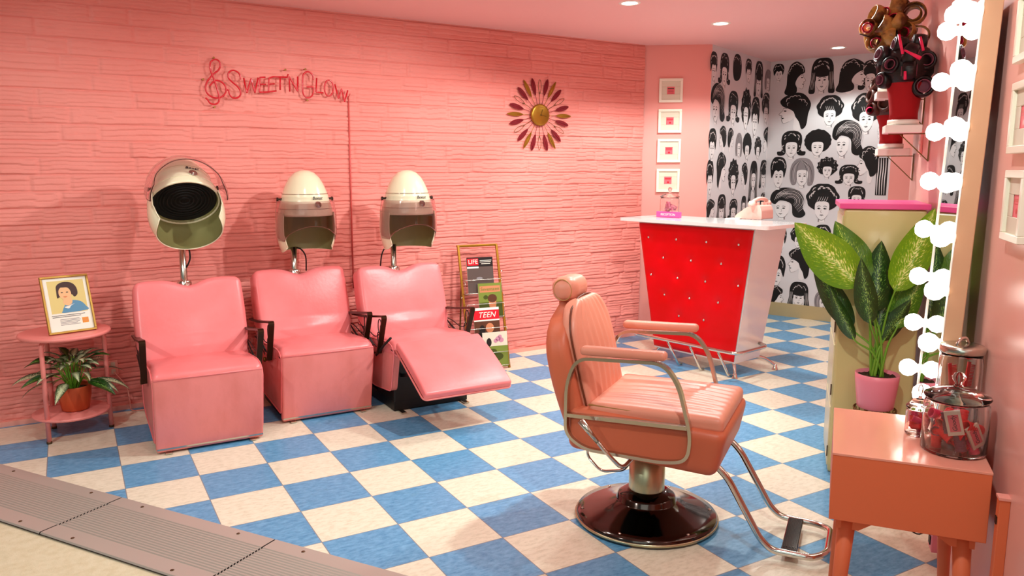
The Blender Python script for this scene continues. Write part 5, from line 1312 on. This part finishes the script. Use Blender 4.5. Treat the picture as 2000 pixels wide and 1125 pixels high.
curlers(22, JB, .078, .010, .112, ['curler_red', 'curler_red', 'curler_mauve', 'curler_pink'], 'red or mauve curler piled inside the big glass jar', 'curlers in the big jar', (.060, .0145), 14)
def packet(label, P, rot):
    o = thing('curler_packet', label, 'packet', P, 0, 'printed packets in the big jar'); o.rotation_euler = rot
    a = MB(); a.box((0, 0, 0), (.040, .007, .070), bevel=.001); a.build('card', 'paper_cream' if 'paper_cream' in M else 'mat_board', o)
    a = MB(); a.flat([(-.013, -.024), (.013, -.024), (.013, .024), (-.013, .024)], .0037, 0, Rx(pi/2)); text_mb(a, 'Goody', .016, Rx(pi/2) @ Tr(0, 0, .0042) @ Rz(pi/2), 1, .0002, .2); a.build('card_label', ['print_pink', 'ink_dark'], o)
packet('printed card packet leaning low against the front glass of the big jar', JB+V((-.012, -.064, .062)), (0, radians(-27), radians(-18)))
packet('printed card packet leaning high on the left inside the big jar', JB+V((-.058, -.03, .098)), (0, radians(-14), radians(-55)))
JS = V((2.352, -2.915, ZN)); jar('small_jar', 'small glass jar of hot pink curlers with knobbed lid on the nightstand', 'jar', JS, .036, .078)
curlers(7, JS, .0325, .009, .068, ['curler_pink', 'curler_red'], 'hot pink curler inside the small glass jar', 'curlers in the small jar', (.035, .0095), 3)
JT = WP(-.45, .066, ZN); jar('comb_jar', 'tall glass jar with flat metal lid and red combs behind the big jar', 'jar', JT, .060, .245, 'flat')
for k, (lb, an, off) in enumerate([('red comb leaning left inside the tall glass jar', -.13, -.014), ('red comb leaning right inside the tall glass jar', .12, .004)]):
    o = thing('red_comb', lb, 'comb', JT+V((off, 0, .011)), radians(-25), 'combs in the tall jar'); T = Ry(an)
    a = MB(); a.box((0, 0, .105), (.010, .006, .20), T, 0, bevel=.001); sp_ = a.build('spine', 'curler_red', o)
    a = MB()
    for i in range(42): a.box((.0115, 0, .012+i*.0045), (.016, .004, .0026), T)
    a.build('teeth', 'curler_red', o)
# pink raceway on the wall and socket with cable behind the nightstand
rw = thing('cable_raceway', 'pink vertical surface raceway on the right wall at the lower right edge', 'raceway', WP(-.83, 0, 0), atan2(WD.y, WD.x))
a = MB(); a.box((0, .0125, .275), (.03, .025, .55), bevel=.002); a.build('channel', 'salmon_paint', rw)
a = MB(); a.box((0, .026, .49), (.014, .003, .02)); a.build('clip_slot', 'black', rw)
a = MB(); a.box((0, .0125, .553), (.034, .03, .008), bevel=.001); a.build('end_cap', 'pink_light', rw)
bx = thing('socket_box', 'pink socket box low on the right wall behind the nightstand', 'power outlet', WP(-.06, 0, .0), atan2(WD.y, WD.x))
a = MB(); a.box((0, .02, .09), (.07, .04, .11), bevel=.003); a.build('box_housing', 'pot_pink', bx)
a = MB(); a.box((0, .0415, .11), (.03, .004, .03)); a.box((0, .0415, .07), (.03, .004, .03)); a.build('socket', 'black', bx)
a = MB(); a.tube(curve([WP(-.06, .043, .11), WP(-.1, .09, .10), WP(-.06, .14, .13), WP(-.02, .15, .2), WP(-.12, .12, .26), WP(-.2, .1, .34)], 6), .0025, 6)
tag(a.build('black_cord', 'black'), 'thin black cord curving under the nightstand', 'cord')

# ------------------------------------------------------------------ lights
def spot(loc, tgt, power, size=80, blend=.4, r=.05, col=(.90, .99, .95), name='ceiling_spot'):
    l = bpy.data.lights.new(name, 'SPOT'); l.energy = power; l.spot_size = radians(size); l.spot_blend = blend; l.shadow_soft_size = r; l.color = col
    o = bpy.data.objects.new(name, l); C.objects.link(o); o.location = loc; d = V(tgt)-V(loc); o.rotation_euler = d.to_track_quat('-Z', 'Y').to_euler(); return o
Z = H-.03
spot((3.17, -.42, Z), (3.0, .0, 0), 60, 140)
spot((2.6, -1.55, Z), (2.0, .0, .3), 135, 105, r=.03)
spot((-1.4, -2.6, Z), (.6, -.1, .25), 130, 80, r=.03)
spot((4.12, -.2, Z), (4.1, -.2, 0), 95, 140)
spot((5.73, .12, Z), (5.6, .1, 0), 40, 130)
spot((-.05, -.80, Z), (.3, -.1, .0), 26, 145)
spot((1.05, -.95, Z), (1.3, -.1, .0), 18, 140)
spot((1.3, -3.2, Z), (1.8, -2.2, 0), 75, 135)
spot((3.6, -1.3, Z), (3.2, -1.6, 0), 80, 140)
# unseen fill light added on the corridor side, brightens the shop from the front
l = bpy.data.lights.new('corridor_fill', 'AREA'); l.shape = 'RECTANGLE'; l.size = 5; l.size_y = 2.; l.energy = 45; l.color = (.88, 1, .93)
o = bpy.data.objects.new('corridor_fill', l); C.objects.link(o); o.location = (-.9, -6.2, 3.0); d = V((1.8, -.5, .9))-V(o.location); o.rotation_euler = d.to_track_quat('-Z', 'Y').to_euler()
w = bpy.data.worlds.new('corridor'); bpy.context.scene.world = w; w.use_nodes = True
w.node_tree.nodes['Background'].inputs[0].default_value = (.88, 1, .95, 1); w.node_tree.nodes['Background'].inputs[1].default_value = .25

sc = bpy.context.scene
sc.view_settings.view_transform = 'Standard'; sc.view_settings.look = 'None'; sc.view_settings.gamma = 1; sc.view_settings.exposure = -0.12
sc.cycles.max_bounces = 10; sc.cycles.transmission_bounces = 10; sc.cycles.sample_clamp_indirect = 6
